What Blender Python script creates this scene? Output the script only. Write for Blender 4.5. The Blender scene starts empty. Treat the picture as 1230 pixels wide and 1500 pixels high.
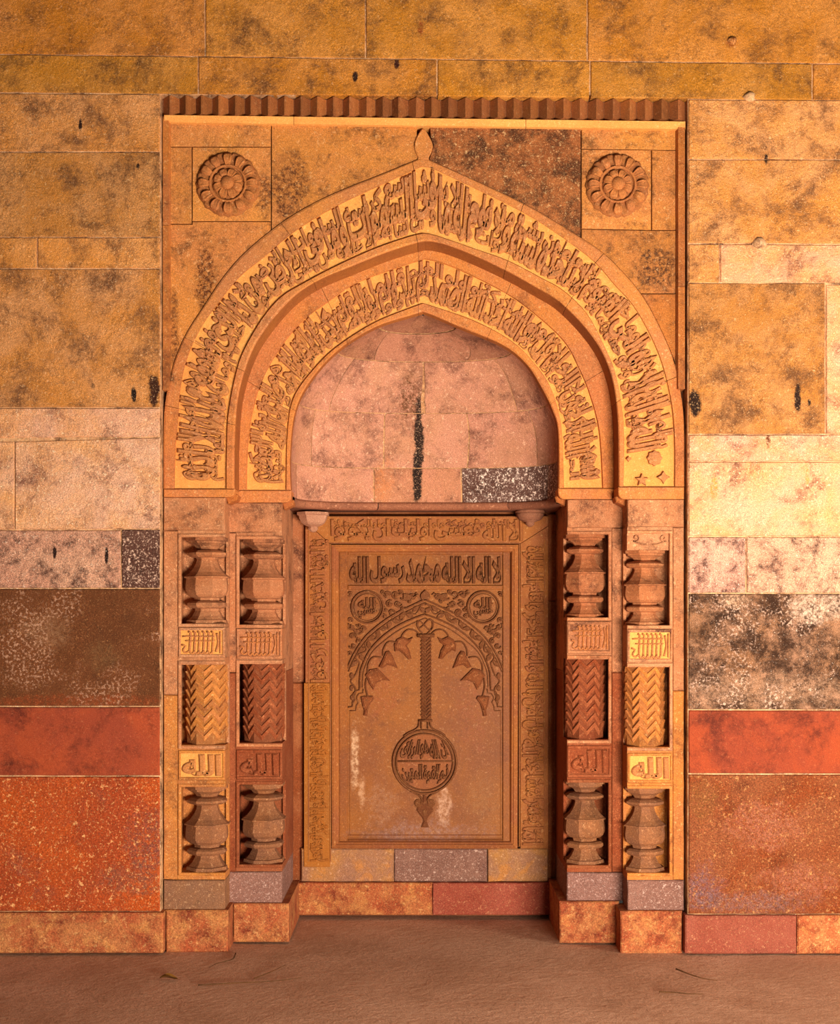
import bpy, math, random
from mathutils import Vector, Matrix, noise
random.seed(7)
R = math.radians
scene = bpy.context.scene
COL = scene.collection

# ---------------------------------------------------------------- camera
CX, HY, SC, DIST = 618.0, 905.0, 300.0, 6.0      # axis x, horizon y (photo px), px per metre on the wall face, distance to wall
CAMH = (1396.0 - HY) / SC
cam = bpy.data.cameras.new('camera')
cam.sensor_fit = 'HORIZONTAL'; cam.sensor_width = 36.0
cam.lens = 36.0 * SC * DIST / 1230.0
cam.shift_y = (HY - 750.0) / 1230.0
cam.shift_x = -(CX - 615.0) / 1230.0
cam_o = bpy.data.objects.new('camera', cam); COL.objects.link(cam_o)
cam_o.location = (0, -DIST, CAMH); cam_o.rotation_euler = (R(90), 0, 0)
scene.camera = cam_o

# ---------------------------------------------------------------- light
scene.view_settings.view_transform = 'Standard'
scene.view_settings.look = 'None'
scene.view_settings.gamma = 1.0
scene.view_settings.use_curve_mapping = False
scene.view_settings.exposure = -0.37
world = bpy.data.worlds.new('hall_ambient'); scene.world = world
world.use_nodes = True
world.node_tree.nodes['Background'].inputs[0].default_value = (1.0, 0.90, 0.78, 1)
world.node_tree.nodes['Background'].inputs[1].default_value = 0.055
def area_light(name, loc, target, sx, sy, power, color):
    l = bpy.data.lights.new(name, 'AREA'); l.shape = 'RECTANGLE'; l.size = sx; l.size_y = sy
    l.energy = power; l.color = color
    o = bpy.data.objects.new(name, l); COL.objects.link(o); o.location = loc
    o.rotation_euler = (Vector(target) - Vector(loc)).to_track_quat('-Z', 'Y').to_euler()
    return o
# added low area lamp, out of view, stands in for assumed sunlit paving; an added side lamp brightens the right wall
area_light('assumed_paving_light', (1.9, -5.2, 0.40), (0.1, 0.2, 2.7), 2.0, 0.8, 830, (1.0, 0.91, 0.77))
area_light('right_wall_fill', (3.7, -1.8, 2.0), (1.9, 0.1, 2.2), 0.8, 2.6, 95, (1.0, 0.90, 0.72))

# ---------------------------------------------------------------- helpers
def P(px, py, Y):
    k = (DIST + Y) / (DIST * SC)
    return ((px - CX) * k, Y, CAMH - (py - HY) * k)
def M(Y):                                           # metres per photo pixel at depth Y
    return (DIST + Y) / (DIST * SC)
def srgb(h):
    h = h.lstrip('#')
    v = [int(h[i:i + 2], 16) / 255 for i in (0, 2, 4)]
    return tuple(((c / 12.92) if c <= 0.04045 else ((c + 0.055) / 1.055) ** 2.4) for c in v)
def empty(name, loc=(0, 0, 0), parent=None):
    o = bpy.data.objects.new(name, None); COL.objects.link(o); o.empty_display_size = 0.1
    o.location = loc
    if parent: o.parent = parent
    return o
def tag(o, label=None, cat=None, group=None, kind=None):
    if label: o['label'] = label
    if cat: o['category'] = cat
    if group: o['group'] = group
    if kind: o['kind'] = kind
    return o
def obj(name, verts, faces, mat, parent=None, smooth=False, tint=None):
    me = bpy.data.meshes.new(name)
    me.from_pydata([tuple(v) for v in verts], [], faces)
    me.validate(); me.update()
    if smooth:
        me.polygons.foreach_set('use_smooth', [True] * len(me.polygons))
    if mat: me.materials.append(mat)
    o = bpy.data.objects.new(name, me); COL.objects.link(o)
    if parent:
        o.parent = parent                           # meshes are written in world coordinates
        loc = Vector((0, 0, 0)); q = parent
        while q is not None: loc += q.location; q = q.parent
        me.transform(Matrix.Translation(-loc))
    if tint: o.color = (tint[0], tint[1], tint[2], 1)
    return o
class MB:
    def __init__(s): s.v = []; s.f = []
    def add(s, v, f):
        n = len(s.v); s.v += [tuple(p) for p in v]; s.f += [[i + n for i in q] for q in f]
    def box(s, x0, x1, y0, y1, z0, z1):
        v = [(x, y, z) for x in (x0, x1) for y in (y0, y1) for z in (z0, z1)]
        s.add(v, [(0, 1, 3, 2), (4, 6, 7, 5), (0, 4, 5, 1), (2, 3, 7, 6), (0, 2, 6, 4), (1, 5, 7, 3)])
    def build(s, name, mat, parent=None, smooth=False, tint=None):
        return obj(name, s.v, s.f, mat, parent, smooth, tint)

def offset_poly(pts, d):
    """inset of a closed 2-D outline (either winding) by d"""
    n = len(pts); A = 0
    for i in range(n):
        x0, y0 = pts[i]; x1, y1 = pts[(i + 1) % n]; A += x0 * y1 - x1 * y0
    s = 1 if A > 0 else -1
    out = []
    for i in range(n):
        p0 = Vector(pts[i - 1]); p = Vector(pts[i]); p1 = Vector(pts[(i + 1) % n])
        a = (p - p0); b = (p1 - p)
        if a.length < 1e-6: a = b
        if b.length < 1e-6: b = a
        a.normalize(); b.normalize()
        na = Vector((-a.y, a.x)) * s; nb = Vector((-b.y, b.x)) * s
        m = na + nb
        L = m.length
        if L < 0.2: m = na; k = 1
        else:
            m /= L; k = min(1 / max(m.dot(na), 0.35), 2.2)
        out.append((p.x + m.x * d * k, p.y + m.y * d * k))
    return out
def prism_data(out_px, Y, thick, bev_px=1.0, bev_d=None, taper=0.0):
    """outline in photo px on plane Y (its front), pushed back by thick, front edge chamfered"""
    n = len(out_px)
    bd = bev_d if bev_d is not None else bev_px * M(Y)
    inn = offset_poly(out_px, bev_px)
    k = Y
    front = [P(x, y, Y) for x, y in inn]
    mx = [P(x, y, Y) for x, y in out_px]
    mid = [(p[0], Y + bd, p[2]) for p in mx]
    back = [(p[0], Y + thick, p[2]) for p in mx]
    v = front + mid + back
    A = sum(out_px[i][0] * out_px[(i + 1) % n][1] - out_px[(i + 1) % n][0] * out_px[i][1] for i in range(n))
    f = []
    idx = list(range(n)); 
    if A > 0: f.append(idx[::-1])
    else: f.append(idx)
    for i in range(n):
        j = (i + 1) % n
        for a in (0, n):
            q = (a + i, a + j, a + n + j, a + n + i)
            f.append(q if A > 0 else q[::-1])
    return v, f
def prism(name, out_px, Y, thick, mat, parent=None, bev=1.0, bd=None, tint=None):
    v, f = prism_data(out_px, Y, thick, bev, bd)
    return obj(name, v, f, mat, parent, tint=tint)
def rect(x0, y0, x1, y1): return [(x0, y0), (x1, y0), (x1, y1), (x0, y1)]
def bilerp(q, u, v):
    (x0, y0), (x1, y1), (x2, y2), (x3, y3) = q      # tl tr br bl
    return ((x0 * (1 - u) + x1 * u) * (1 - v) + (x3 * (1 - u) + x2 * u) * v,
            (y0 * (1 - u) + y1 * u) * (1 - v) + (y3 * (1 - u) + y2 * u) * v)
def block(name, quad, Y, thick, mat, parent, tint=None, rough=0.004, gap=0.6, bev=1.4, seed=None):
    """a hewn stone: quad of photo px, gently uneven face, worn edges"""
    seed = random.uniform(0, 99) if seed is None else seed
    w = abs(quad[1][0] - quad[0][0]); h = abs(quad[3][1] - quad[0][1])
    nx = max(3, min(26, int(w / 14))); ny = max(3, min(16, int(h / 14)))
    us = [0.0] + [bev / w + (1 - 2 * bev / w) * i / nx for i in range(nx + 1)] + [1.0]
    vs = [0.0] + [bev / h + (1 - 2 * bev / h) * i / ny for i in range(ny + 1)] + [1.0]
    NX, NY = len(us), len(vs)
    q = [(quad[0][0] + gap, quad[0][1] + gap), (quad[1][0] - gap, quad[1][1] + gap), (quad[2][0] - gap, quad[2][1] - gap), (quad[3][0] + gap, quad[3][1] - gap)]
    v = []
    for j, vv in enumerate(vs):
        for i, u in enumerate(us):
            x, y = bilerp(q, u, vv)
            e = i in (0, NX - 1) or j in (0, NY - 1)
            wob = noise.noise((x * .05 + seed, y * .05, seed))
            if i in (0, NX - 1): x += wob * 0.8
            if j in (0, NY - 1): y += noise.noise((x * .06 + seed, seed, 3.1)) * 0.8
            d = noise.noise((x * .018 + seed, y * .018, 0)) * rough + noise.noise((x * .06, y * .06 + seed, 5)) * rough * .5
            p = P(x, y, Y)
            v.append((p[0], Y - d + (0.006 if e else 0), p[2]))
    f = [(j * NX + i, j * NX + i + 1, (j + 1) * NX + i + 1, (j + 1) * NX + i)[::-1] for j in range(NY - 1) for i in range(NX - 1)]
    ring = [i for i in range(NX)] + [j * NX + NX - 1 for j in range(1, NY)] + [(NY - 1) * NX + i for i in range(NX - 2, -1, -1)] + [j * NX for j in range(NY - 2, 0, -1)]
    n0 = len(v)
    for r in ring: v.append((v[r][0], Y + thick, v[r][2]))
    m = len(ring)
    for a in range(m):
        b = (a + 1) % m
        f.append((ring[a], ring[b], n0 + b, n0 + a)[::-1])
    f.append(tuple(n0 + a for a in range(m)))
    return obj(name, v, f, mat, parent, tint=tint)

def catmull(pts, n):
    """smooth polyline through pts, resampled to n points at even arc length"""
    d = []
    m = len(pts)
    for i in range(m - 1):
        p0 = pts[max(i - 1, 0)]; p1 = pts[i]; p2 = pts[i + 1]; p3 = pts[min(i + 2, m - 1)]
        for k in range(12):
            t = k / 12
            d.append(tuple(0.5 * (2 * p1[c] + (p2[c] - p0[c]) * t + (2 * p0[c] - 5 * p1[c] + 4 * p2[c] - p3[c]) * t * t + (3 * p1[c] - p0[c] - 3 * p2[c] + p3[c]) * t ** 3) for c in (0, 1)))
    d.append(tuple(pts[-1][:2]))
    return resample(d, n)
def resample(d, n):
    L = [0]
    for a, b in zip(d, d[1:]): L.append(L[-1] + math.hypot(b[0] - a[0], b[1] - a[1]))
    out = []; j = 0
    for i in range(n):
        s = L[-1] * i / (n - 1)
        while j < len(L) - 2 and L[j + 1] < s: j += 1
        t = (s - L[j]) / max(L[j + 1] - L[j], 1e-9)
        out.append((d[j][0] + (d[j + 1][0] - d[j][0]) * t, d[j][1] + (d[j + 1][1] - d[j][1]) * t))
    return out
def stroke_data(pts, w, Y, h, closed=False, wend=None, seg=None):
    """raised rounded ridge along px points; w = width in px, h = height in m above plane Y"""
    if seg: pts = catmull(pts, seg)
    n = len(pts); v = []; f = []
    prof = [(-.5, 0), (-.42, .7), (-.2, 1), (.2, 1), (.42, .7), (.5, 0)]
    K = len(prof)
    for i, p in enumerate(pts):
        a = pts[i - 1] if (i > 0 or closed) else pts[i]
        b = pts[(i + 1) % n] if (i < n - 1 or closed) else pts[i]
        t = Vector((b[0] - a[0], b[1] - a[1]))
        if t.length < 1e-9: t = Vector((1, 0))
        t.normalize(); nr = (-t.y, t.x)
        ww = w if wend is None else w + (wend - w) * i / max(n - 1, 1)
        for u, z in prof:
            q = P(p[0] + nr[0] * u * ww, p[1] + nr[1] * u * ww, Y)
            v.append((q[0], Y - z * h + 0.001, q[2]))
    for i in range(n if closed else n - 1):
        j = (i + 1) % n
        for k in range(K - 1): f.append((i * K + k, j * K + k, j * K + k + 1, i * K + k + 1))
    if not closed:
        f.append(tuple(range(K))); f.append(tuple((n - 1) * K + k for k in range(K))[::-1])
    return v, f
def circle_px(cx, cy, r, n=24, ry=None):
    return [(cx + r * math.cos(2 * math.pi * i / n), cy + (ry or r) * math.sin(2 * math.pi * i / n)) for i in range(n)]

# ---------------------------------------------------------------- Arabic lettering (from Blender's own font, shaped by hand)
FORMS = {}
for ch, i, n in [('ا', 0xFE8D, 2), ('ب', 0xFE8F, 4), ('ة', 0xFE93, 2), ('ت', 0xFE95, 4), ('ث', 0xFE99, 4), ('ج', 0xFE9D, 4), ('ح', 0xFEA1, 4), ('خ', 0xFEA5, 4),
                 ('د', 0xFEA9, 2), ('ذ', 0xFEAB, 2), ('ر', 0xFEAD, 2), ('ز', 0xFEAF, 2), ('س', 0xFEB1, 4), ('ش', 0xFEB5, 4), ('ص', 0xFEB9, 4), ('ض', 0xFEBD, 4),
                 ('ط', 0xFEC1, 4), ('ظ', 0xFEC5, 4), ('ع', 0xFEC9, 4), ('غ', 0xFECD, 4), ('ف', 0xFED1, 4), ('ق', 0xFED5, 4), ('ك', 0xFED9, 4), ('ل', 0xFEDD, 4),
                 ('م', 0xFEE1, 4), ('ن', 0xFEE5, 4), ('ه', 0xFEE9, 4), ('و', 0xFEED, 2), ('ى', 0xFEEF, 2), ('ي', 0xFEF1, 4)]:
    FORMS[ch] = [i + k for k in range(n)]
def shape_word(w):
    if w == 'الله': return '\uFDF2'
    w = w.rstrip('*')                               # a star asks for the plain letters
    out = []; prev = False; i = 0
    while i < len(w):
        c = w[i]; n = len(FORMS[c])
        if c == 'ل' and i + 1 < len(w) and w[i + 1] == 'ا':
            out.append(chr(0xFEFC if prev else 0xFEFB)); prev = False; i += 2; continue
        nxt = n == 4 and i + 1 < len(w)
        k = 3 if (prev and nxt) else 1 if prev else 2 if nxt else 0
        out.append(chr(FORMS[c][k])); prev = nxt; i += 1
    return ''.join(reversed(out))
GLYPH = {}
def load_words(words, bold=0.042):
    tmp = []
    for w in sorted(set(words)):
        if w in GLYPH: continue
        cu = bpy.data.curves.new('tmp', 'FONT'); cu.body = shape_word(w); cu.resolution_u = 3
        cu.extrude = 0.5; cu.bevel_depth = bold; cu.bevel_resolution = 0; cu.offset = bold * 0.35
        o = bpy.data.objects.new('tmp', cu); COL.objects.link(o); tmp.append((w, o))
    bpy.context.view_layer.update()
    dg = bpy.context.evaluated_depsgraph_get()
    for w, o in tmp:
        me = bpy.data.meshes.new_from_object(o.evaluated_get(dg))
        v = [tuple(p.co) for p in me.vertices]; f = [tuple(p.vertices) for p in me.polygons]
        bpy.data.meshes.remove(me)
        keep = [q for q in f if not all(v[i][2] < -0.4 for i in q)]          # no back faces
        x0 = min(p[0] for p in v); x1 = max(p[0] for p in v); y0 = min(p[1] for p in v); y1 = max(p[1] for p in v)
        zt = max(p[2] for p in v)
        used = sorted({i for q in keep for i in q}); re = {a: b for b, a in enumerate(used)}
        vv = [(v[i][0] - x0, v[i][1], 1.0 if v[i][2] > zt - 1e-4 else (0.55 if v[i][2] > 0.4 else 0.0)) for i in used]
        GLYPH[w] = (vv, [tuple(re[i] for i in q) for q in keep], x1 - x0, y0, y1)
    for w, o in tmp:
        cu = o.data; bpy.data.objects.remove(o); bpy.data.curves.remove(cu)
def word_obj(w, fn, width, mat, parent, name='carved_word', fit=True):
    """fn(a, b, h): a 0..1 along the word left to right, b 0..1 bottom to top, h 0..1 relief height"""
    vv, ff, gw, y0, y1 = GLYPH[w]
    v = [fn(x / gw, (y - y0) / (y1 - y0), z) for x, y, z in vv]
    return obj(name, v, ff, mat, parent)

# ---------------------------------------------------------------- materials
def stone(name, c1, c2, dark='#3a2216', dark_amt=0.25, dark_scale=3.0, light='#e8c090', speck=0.15, speck_scale=55.0,
          scale=3.0, grain=0.35, bump=0.35, bump_scale=45.0, spots=(), spotY=0.0, rough=0.85, use_random=True, light2=None, blotch=None, pit=0.5, st=0.58):
    """weathered stone: two body colours, dark weathering, pale flecks, grain; spots = (px, py, rx, ry, colour, strength) stains of their own shape"""
    m = bpy.data.materials.new(name); m.use_nodes = True
    nt = m.node_tree; N = nt.nodes; L = nt.links; bs = N['Principled BSDF']
    def node(t, **kw):
        n = N.new(t)
        for k, v in kw.items(): setattr(n, k, v)
        return n
    geo = node('ShaderNodeNewGeometry'); oi = node('ShaderNodeObjectInfo')
    off = node('ShaderNodeVectorMath', operation='MULTIPLY_ADD')
    comb = node('ShaderNodeCombineXYZ')
    for i in range(3): L.new(oi.outputs['Random'], comb.inputs[i])
    L.new(comb.outputs[0], off.inputs[0]); off.inputs[1].default_value = (17, 0, 29) if use_random else (0, 0, 0)
    L.new(geo.outputs['Position'], off.inputs[2])
    def tex(sc, det=6, r=0.6, dist=0.0, pos=None):
        n = node('ShaderNodeTexNoise'); n.inputs['Scale'].default_value = sc; n.inputs['Detail'].default_value = det
        n.inputs['Roughness'].default_value = r; n.inputs['Distortion'].default_value = dist
        L.new((pos or off).outputs[0] if pos is None else pos, n.inputs['Vector']); return n.outputs['Fac']
    def rng(src, a, b, lo=0.0, hi=1.0):
        n = node('ShaderNodeMapRange'); n.interpolation_type = 'SMOOTHSTEP'
        for i, v in enumerate((a, b, lo, hi)): n.inputs[i + 1].default_value = v
        L.new(src, n.inputs[0]); return n.outputs[0]
    def mix(fac, a, b, mode='MIX'):
        n = node('ShaderNodeMix', data_type='RGBA', blend_type=mode)
        for s, v in ((n.inputs[0], fac), (n.inputs[6], a), (n.inputs[7], b)):
            if isinstance(v, (int, float)): s.default_value = v
            elif isinstance(v, tuple): s.default_value = (*v, 1)
            else: L.new(v, s)
        return n.outputs[2]
    def mul(a, b):
        n = node('ShaderNodeMath', operation='MULTIPLY')
        for s, v in ((n.inputs[0], a), (n.inputs[1], b)):
            if isinstance(v, (int, float)): s.default_value = v
            else: L.new(v, s)
        return n.outputs[0]
    big = tex(scale, 8, 0.68, 0.4)
    fine = tex(speck_scale, 4, 0.7)
    gr = tex(speck_scale * 4.5, 3, 0.7)
    col = mix(rng(big, 0.36, 0.64), srgb(c1), srgb(c2))
    if blotch:
        col = mix(mul(rng(tex(scale * 1.7, 6, 0.6, 0.8), 0.5, 0.62), blotch[1]), col, srgb(blotch[0]))
    dk = tex(dark_scale * 1.6, 14, 0.80, 0.2)
    col = mix(rng(dk, 0.62 - 0.26 * dark_amt, 0.80 - 0.22 * dark_amt, 0, min(1, 0.40 + dark_amt)), col, srgb(dark))
    warp = tex(14.0, 10, 0.75)
    ragged = rng(tex(48.0, 8, 0.78), 0.40, 0.60, 0.08, 1.0); whole = rng(tex(60.0, 5, 0.7), 0.34, 0.55, 0.6, 1.0)
    for px, py, rx, ry, c, amt in spots:
        k = M(spotY)
        p = P(px, py, spotY)
        d = node('ShaderNodeVectorMath', operation='SUBTRACT'); L.new(geo.outputs['Position'], d.inputs[0]); d.inputs[1].default_value = (p[0], 0, p[2])
        e = node('ShaderNodeVectorMath', operation='MULTIPLY'); L.new(d.outputs[0], e.inputs[0]); e.inputs[1].default_value = (1 / (rx * k), 0, 1 / (ry * k))
        l = node('ShaderNodeVectorMath', operation='LENGTH'); L.new(e.outputs[0], l.inputs[0])
        ad = node('ShaderNodeMath', operation='MULTIPLY_ADD'); L.new(warp, ad.inputs[0]); ad.inputs[1].default_value = 2.6; ad.inputs[2].default_value = -1.3
        sm = node('ShaderNodeMath', operation='ADD'); L.new(l.outputs['Value'], sm.inputs[0]); L.new(ad.outputs[0], sm.inputs[1])
        col = mix(mul(rng(sm.outputs[0], 0.45, 1.15, amt, 0), ragged if amt < 1.2 else whole), col, srgb(c))
    # dark pits, pale flecks and grain
    col = mix(mul(rng(tex(speck_scale * 1.7, 5, 0.75), 0.44, 0.30), pit), col, srgb(dark))
    col = mix(mul(rng(fine, st, st + 0.10), speck), col, srgb(light))
    col = mix(mul(rng(tex(speck_scale * 2.6, 4, 0.75), st - 0.02, st + 0.08), min(1, speck * 0.9)), col, srgb(light))
    if light2:
        zone = rng(tex(light2[1], 6, 0.65, 0.5), 0.50, 0.60)
        col = mix(mul(mul(rng(tex(speck_scale * 1.3, 3, 0.6), 0.5, 0.62), zone), light2[2]), col, srgb(light2[0]))
    g2 = rng(gr, 0.3, 0.7, 1 - grain, 1 + grain)
    gc = node('ShaderNodeCombineColor')
    for i in range(3): L.new(g2, gc.inputs[i])
    col = mix(1.0, col, gc.outputs[0], 'MULTIPLY')
    col = mix(1.0, col, oi.outputs['Color'], 'MULTIPLY')
    L.new(col, bs.inputs['Base Color'])
    bs.inputs['Roughness'].default_value = rough
    bs.inputs['Specular IOR Level'].default_value = 0.25
    b1 = node('ShaderNodeBump'); b1.inputs['Strength'].default_value = bump; b1.inputs['Distance'].default_value = 0.006 if bump < .5 else 0.013
    sm = node('ShaderNodeMath', operation='ADD'); L.new(tex(bump_scale, 6, 0.7), sm.inputs[0]); L.new(mul(big, 1.2), sm.inputs[1])
    L.new(sm.outputs[0], b1.inputs['Height']); L.new(b1.outputs[0], bs.inputs['Normal'])
    return m
WALLSPOTS = [(118, 182, 3, 9, '#2a1208', 1.53), (202, 242, 3, 6, '#2a1208', 1.36), (196, 578, 4, 12, '#1c0d06', 1.53), (226, 568, 10, 26, '#3a1a0a', 1.44), (136, 566, 4, 5, '#2a1208', 1.19),
             (520, 112, 4, 8, '#2a1208', 1.36), (581, 94, 4, 8, '#3a1408', 1.36), (616, 40, 5, 12, '#8a3c10', 1.19), (620, 150, 40, 18, '#5a2e10', 0.85),
             (80, 810, 3, 12, '#2a120a', 1.53), (156, 815, 3, 13, '#2a120a', 1.53), (1072, 62, 9, 9, '#8c4a1c', 1.19), (1122, 232, 3, 8, '#2a1208', 1.53), (1018, 590, 9, 24, '#2a140a', 1.53),
             (1168, 585, 5, 22, '#2a140a', 1.53), (1185, 590, 3, 6, '#2a140a', 1.36), (1045, 715, 7, 20, '#d88a3a', 1.02), (1182, 700, 4, 20, '#e0903c', 1.02), (1125, 645, 4, 12, '#6a3a1c', 1.19)]
mt = {}
mt['ochre'] = stone('ochre_sandstone', '#c07a20', '#d28c40', dark='#744822', dark_amt=.66, light='#eab478', speck=0.49, spots=WALLSPOTS, grain=0.39, bump=0.85)
mt['tan'] = stone('tan_sandstone', '#cc863c', '#d8985e', dark='#744a2c', dark_amt=.68, light='#f3c592', speck=0.56, spots=WALLSPOTS, grain=0.42, bump=0.94)
mt['pink'] = stone('pink_sandstone', '#e2a06a', '#e0a888', dark='#80503e', dark_amt=.6, light='#ffdcb4', speck=0.84, spots=WALLSPOTS, grain=0.42, bump=0.94)
mt['salt'] = stone('salt_bleached_sandstone', '#d0947a', '#dca688', st=.60, dark='#5a382e', dark_amt=.7, dark_scale=7, light='#ffe8d2', speck=.75, spots=WALLSPOTS, grain=0.52, bump=1.00, speck_scale=45)
mt['soot'] = stone('sooty_brown_sandstone', '#5c3216', '#6c3c1e', dark='#301a0c', dark_amt=.4, light='#c08a58', speck=0.35, grain=0.45, bump=0.68, light2=('#c99c80', 3.0, .55),
                   spots=[(70, 925, 40, 30, '#a07858', .45), (150, 960, 30, 26, '#80603c', .35), (100, 1028, 160, 12, '#8a3a16', .7)])
mt['flaked'] = stone('flaking_dark_crust_on_pale_sandstone', '#a87c5e', '#986a46', st=.62, dark='#38200f', dark_amt=1.0, dark_scale=5, light='#ffe6cc', speck=.6, grain=0.52, bump=1.00, light2=('#e8c0a4', 4.0, .6),
                     spots=[(1195, 890, 40, 26, '#ecc8a8', .7), (1075, 880, 20, 12, '#e8b890', .7), (1120, 1010, 150, 28, '#b08868', .6)])
mt['red'] = stone('red_sandstone', '#a04422', '#8e3c24', dark='#581f10', dark_amt=.62, light='#e09060', speck=.18, grain=.22, bump=.3)
mt['redrough'] = stone('rough_red_sandstone', '#b04a16', '#983c18', dark='#7a4a3c', dark_amt=.38, dark_scale=2.2, light='#f0b070', speck=0.77, speck_scale=30, grain=0.39, bump=1.00, bump_scale=18,
                       spots=[(215, 1240, 34, 60, '#6e4038', .8), (190, 1290, 60, 26, '#704a3a', .6), (120, 1318, 60, 10, '#a04018', .6)])
mt['redpink'] = stone('mottled_red_sandstone', '#94441a', '#9c5632', dark='#6a3014', dark_amt=.5, light='#f2b06c', speck=.6, speck_scale=32, grain=0.45, bump=1.00,
                      spots=[(1120, 1210, 60, 40, '#c07a60', .65), (1170, 1290, 60, 26, '#c07a62', .6), (1030, 1300, 34, 36, '#80687a', .6), (1100, 1322, 110, 18, '#927070', .6), (1030, 1170, 26, 36, '#8a5a26', .6)])
mt['plinth'] = stone('worn_plinth_stone', '#aa5632', '#b87848', dark='#7a321c', dark_amt=.6, dark_scale=6, light='#f4c884', speck=.38, speck_scale=36, grain=.35, bump=.6, scale=6, blotch=('#d9a058', .3))
mt['plinthred'] = stone('worn_red_plinth_stone', '#9a4a34', '#a85a44', dark='#6c2a1e', dark_amt=.4, light='#e8b07c', speck=.45, grain=.3, bump=.5)
mt['pierpink'] = stone('pilaster_pink_stone', '#ae7048', '#b47e5a', dark='#5a3424', dark_amt=.6, light='#f4c494', speck=.4, grain=.28, bump=.45)
mt['pierochre'] = stone('pilaster_ochre_stone', '#ba7434', '#ae6a3a', dark='#5e3018', dark_amt=.5, light='#f2c486', speck=.35, grain=.28, bump=.4)
mt['pierred'] = stone('pilaster_red_stone', '#763618', '#84482a', dark='#4a1c0e', dark_amt=.4, light='#d89060', speck=.3, grain=.3, bump=.4)
mt['lilac'] = stone('salt_stained_lilac_stone', '#785246', '#886052', dark='#54281e', dark_amt=.4, light='#f0d0c0', speck=.5, grain=.35, bump=.5)
mt['grime'] = stone('dusty_grey_brown_stone', '#8a5e3e', '#785440', dark='#48301f', dark_amt=.4, light='#dcb48c', speck=.35, grain=.3, bump=.45)
mt['arch'] = stone('arch_band_stone', '#c07a3c', '#b87344', dark='#6a3c26', dark_amt=.45, light='#f2c48c', speck=.35, grain=.28, bump=.4, use_random=False,
                   spots=[(632, 292, 8, 42, '#1e0e06', 1.6), (250, 556, 16, 14, '#2e160a', .85)], spotY=.05)
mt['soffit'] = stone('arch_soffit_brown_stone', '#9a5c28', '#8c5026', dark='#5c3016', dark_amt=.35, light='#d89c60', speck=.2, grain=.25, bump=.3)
mt['gold'] = stone('yellow_washed_carving_ground', '#e0a054', '#d8944c', dark='#a0642c', dark_amt=.25, light='#ffdc98', speck=.35, grain=.2, bump=.25)
mt['letter'] = stone('carved_letter_stone', '#b4733e', '#a96a40', dark='#643820', dark_amt=.4, light='#f0c090', speck=.3, grain=.28, bump=.35)
mt['letterdk'] = stone('carved_letter_brown_stone', '#683818', '#6e3e20', dark='#3a1a0a', dark_amt=.3, light='#e0a870', speck=.22, grain=.25, bump=.3)
mt['dome'] = stone('hood_pink_stone', '#b88068', '#b07c5e', dark='#6a4234', dark_amt=.62, light='#f2c6a4', speck=.45, grain=.3, bump=.4,
                   spots=[(604, 582, 24, 40, '#5a3418', 1.1), (613, 640, 8, 62, '#241208', 1.6), (611, 700, 7, 46, '#1c0e08', 1.6), (560, 700, 18, 40, '#c87a40', .45)], spotY=.5)
mt['domedark'] = stone('hood_black_flaked_stone', '#6a4a40', '#58382e', st=.56, dark='#3a221a', dark_amt=.5, dark_scale=9, light='#f2d6c4', speck=1.0, speck_scale=38, grain=.35, bump=.5)
mt['mortar'] = stone('pale_lime_mortar', '#d4a272', '#c08c62', dark='#54321e', dark_amt=.7, dark_scale=6, light='#ffe8c4', speck=.4, grain=.25, bump=.3)
mt['slab'] = stone('polished_brown_slab', '#8c4e12', '#7c4218', dark='#48200c', dark_amt=.35, light='#e8b078', speck=.18, grain=.22, bump=.2, rough=.6, use_random=False,
                   spots=[(520, 1110, 7, 50, '#dcb088', .7), (530, 1160, 6, 26, '#d8a880', .5), (650, 1180, 12, 34, '#d8a888', .55), (620, 1220, 100, 18, '#8c6458', .65), (560, 1000, 30, 60, '#8c4218', .5),
                          (690, 1040, 30, 70, '#8a4626', .45), (705, 1170, 26, 40, '#8c5a30', .5), (560, 1180, 26, 40, '#96684c', .45)], spotY=.73)
mt['border'] = stone('carved_border_stone', '#9c5f2c', '#905432', dark='#563016', dark_amt=.3, light='#eebc80', speck=.25, grain=.22, bump=.25)
mt['borderlow'] = stone('carved_border_ochre_stone', '#9e5c1e', '#925620', dark='#5e3410', dark_amt=.3, light='#e6b070', speck=.25, grain=.22, bump=.25)
mt['nichered'] = stone('niche_jamb_red_stone', '#84401c', '#9a5a34', dark='#4e2612', dark_amt=.4, light='#d09060', speck=.3, grain=.3, bump=.4)
mt['nichesill'] = stone('niche_sill_stone', '#8e624c', '#a4703c', dark='#5c3a2c', dark_amt=.35, light='#e8bc98', speck=.35, grain=.3, bump=.4, blotch=('#b8742c', .5), scale=4)
mt['floor'] = stone('dusty_floor_stone', '#d2a284', '#bc8c6e', dark='#8a644a', dark_amt=.3, light='#d8ac90', speck=.35, speck_scale=40, grain=.3, bump=.9, bump_scale=26, use_random=False, rough=.8, scale=1.6)
mt['corbel'] = stone('corbel_grey_pink_stone', '#a8765c', '#b4846a', dark='#5e3c2e', dark_amt=.35, light='#f0caa8', speck=.3, grain=.25, bump=.3)
mt['ringdk'] = stone('dark_ring_stone', '#8a5840', '#7a4c38', dark='#3e2418', dark_amt=.45, light='#dca884', speck=.3, grain=.25, bump=.3)
mt['dryleaf'] = stone('dry_leaf', '#8a5a1c', '#6e4414', dark='#3e2408', speck=.1, grain=.2, bump=.2)
mt['twig'] = stone('dry_twig', '#4a2c16', '#5c3818', dark='#2c180a', speck=.1, grain=.2, bump=.2)

YF, Y2, YB = 0.05, 0.20, 0.74        # frame plane, second order plane, niche back plane

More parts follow.
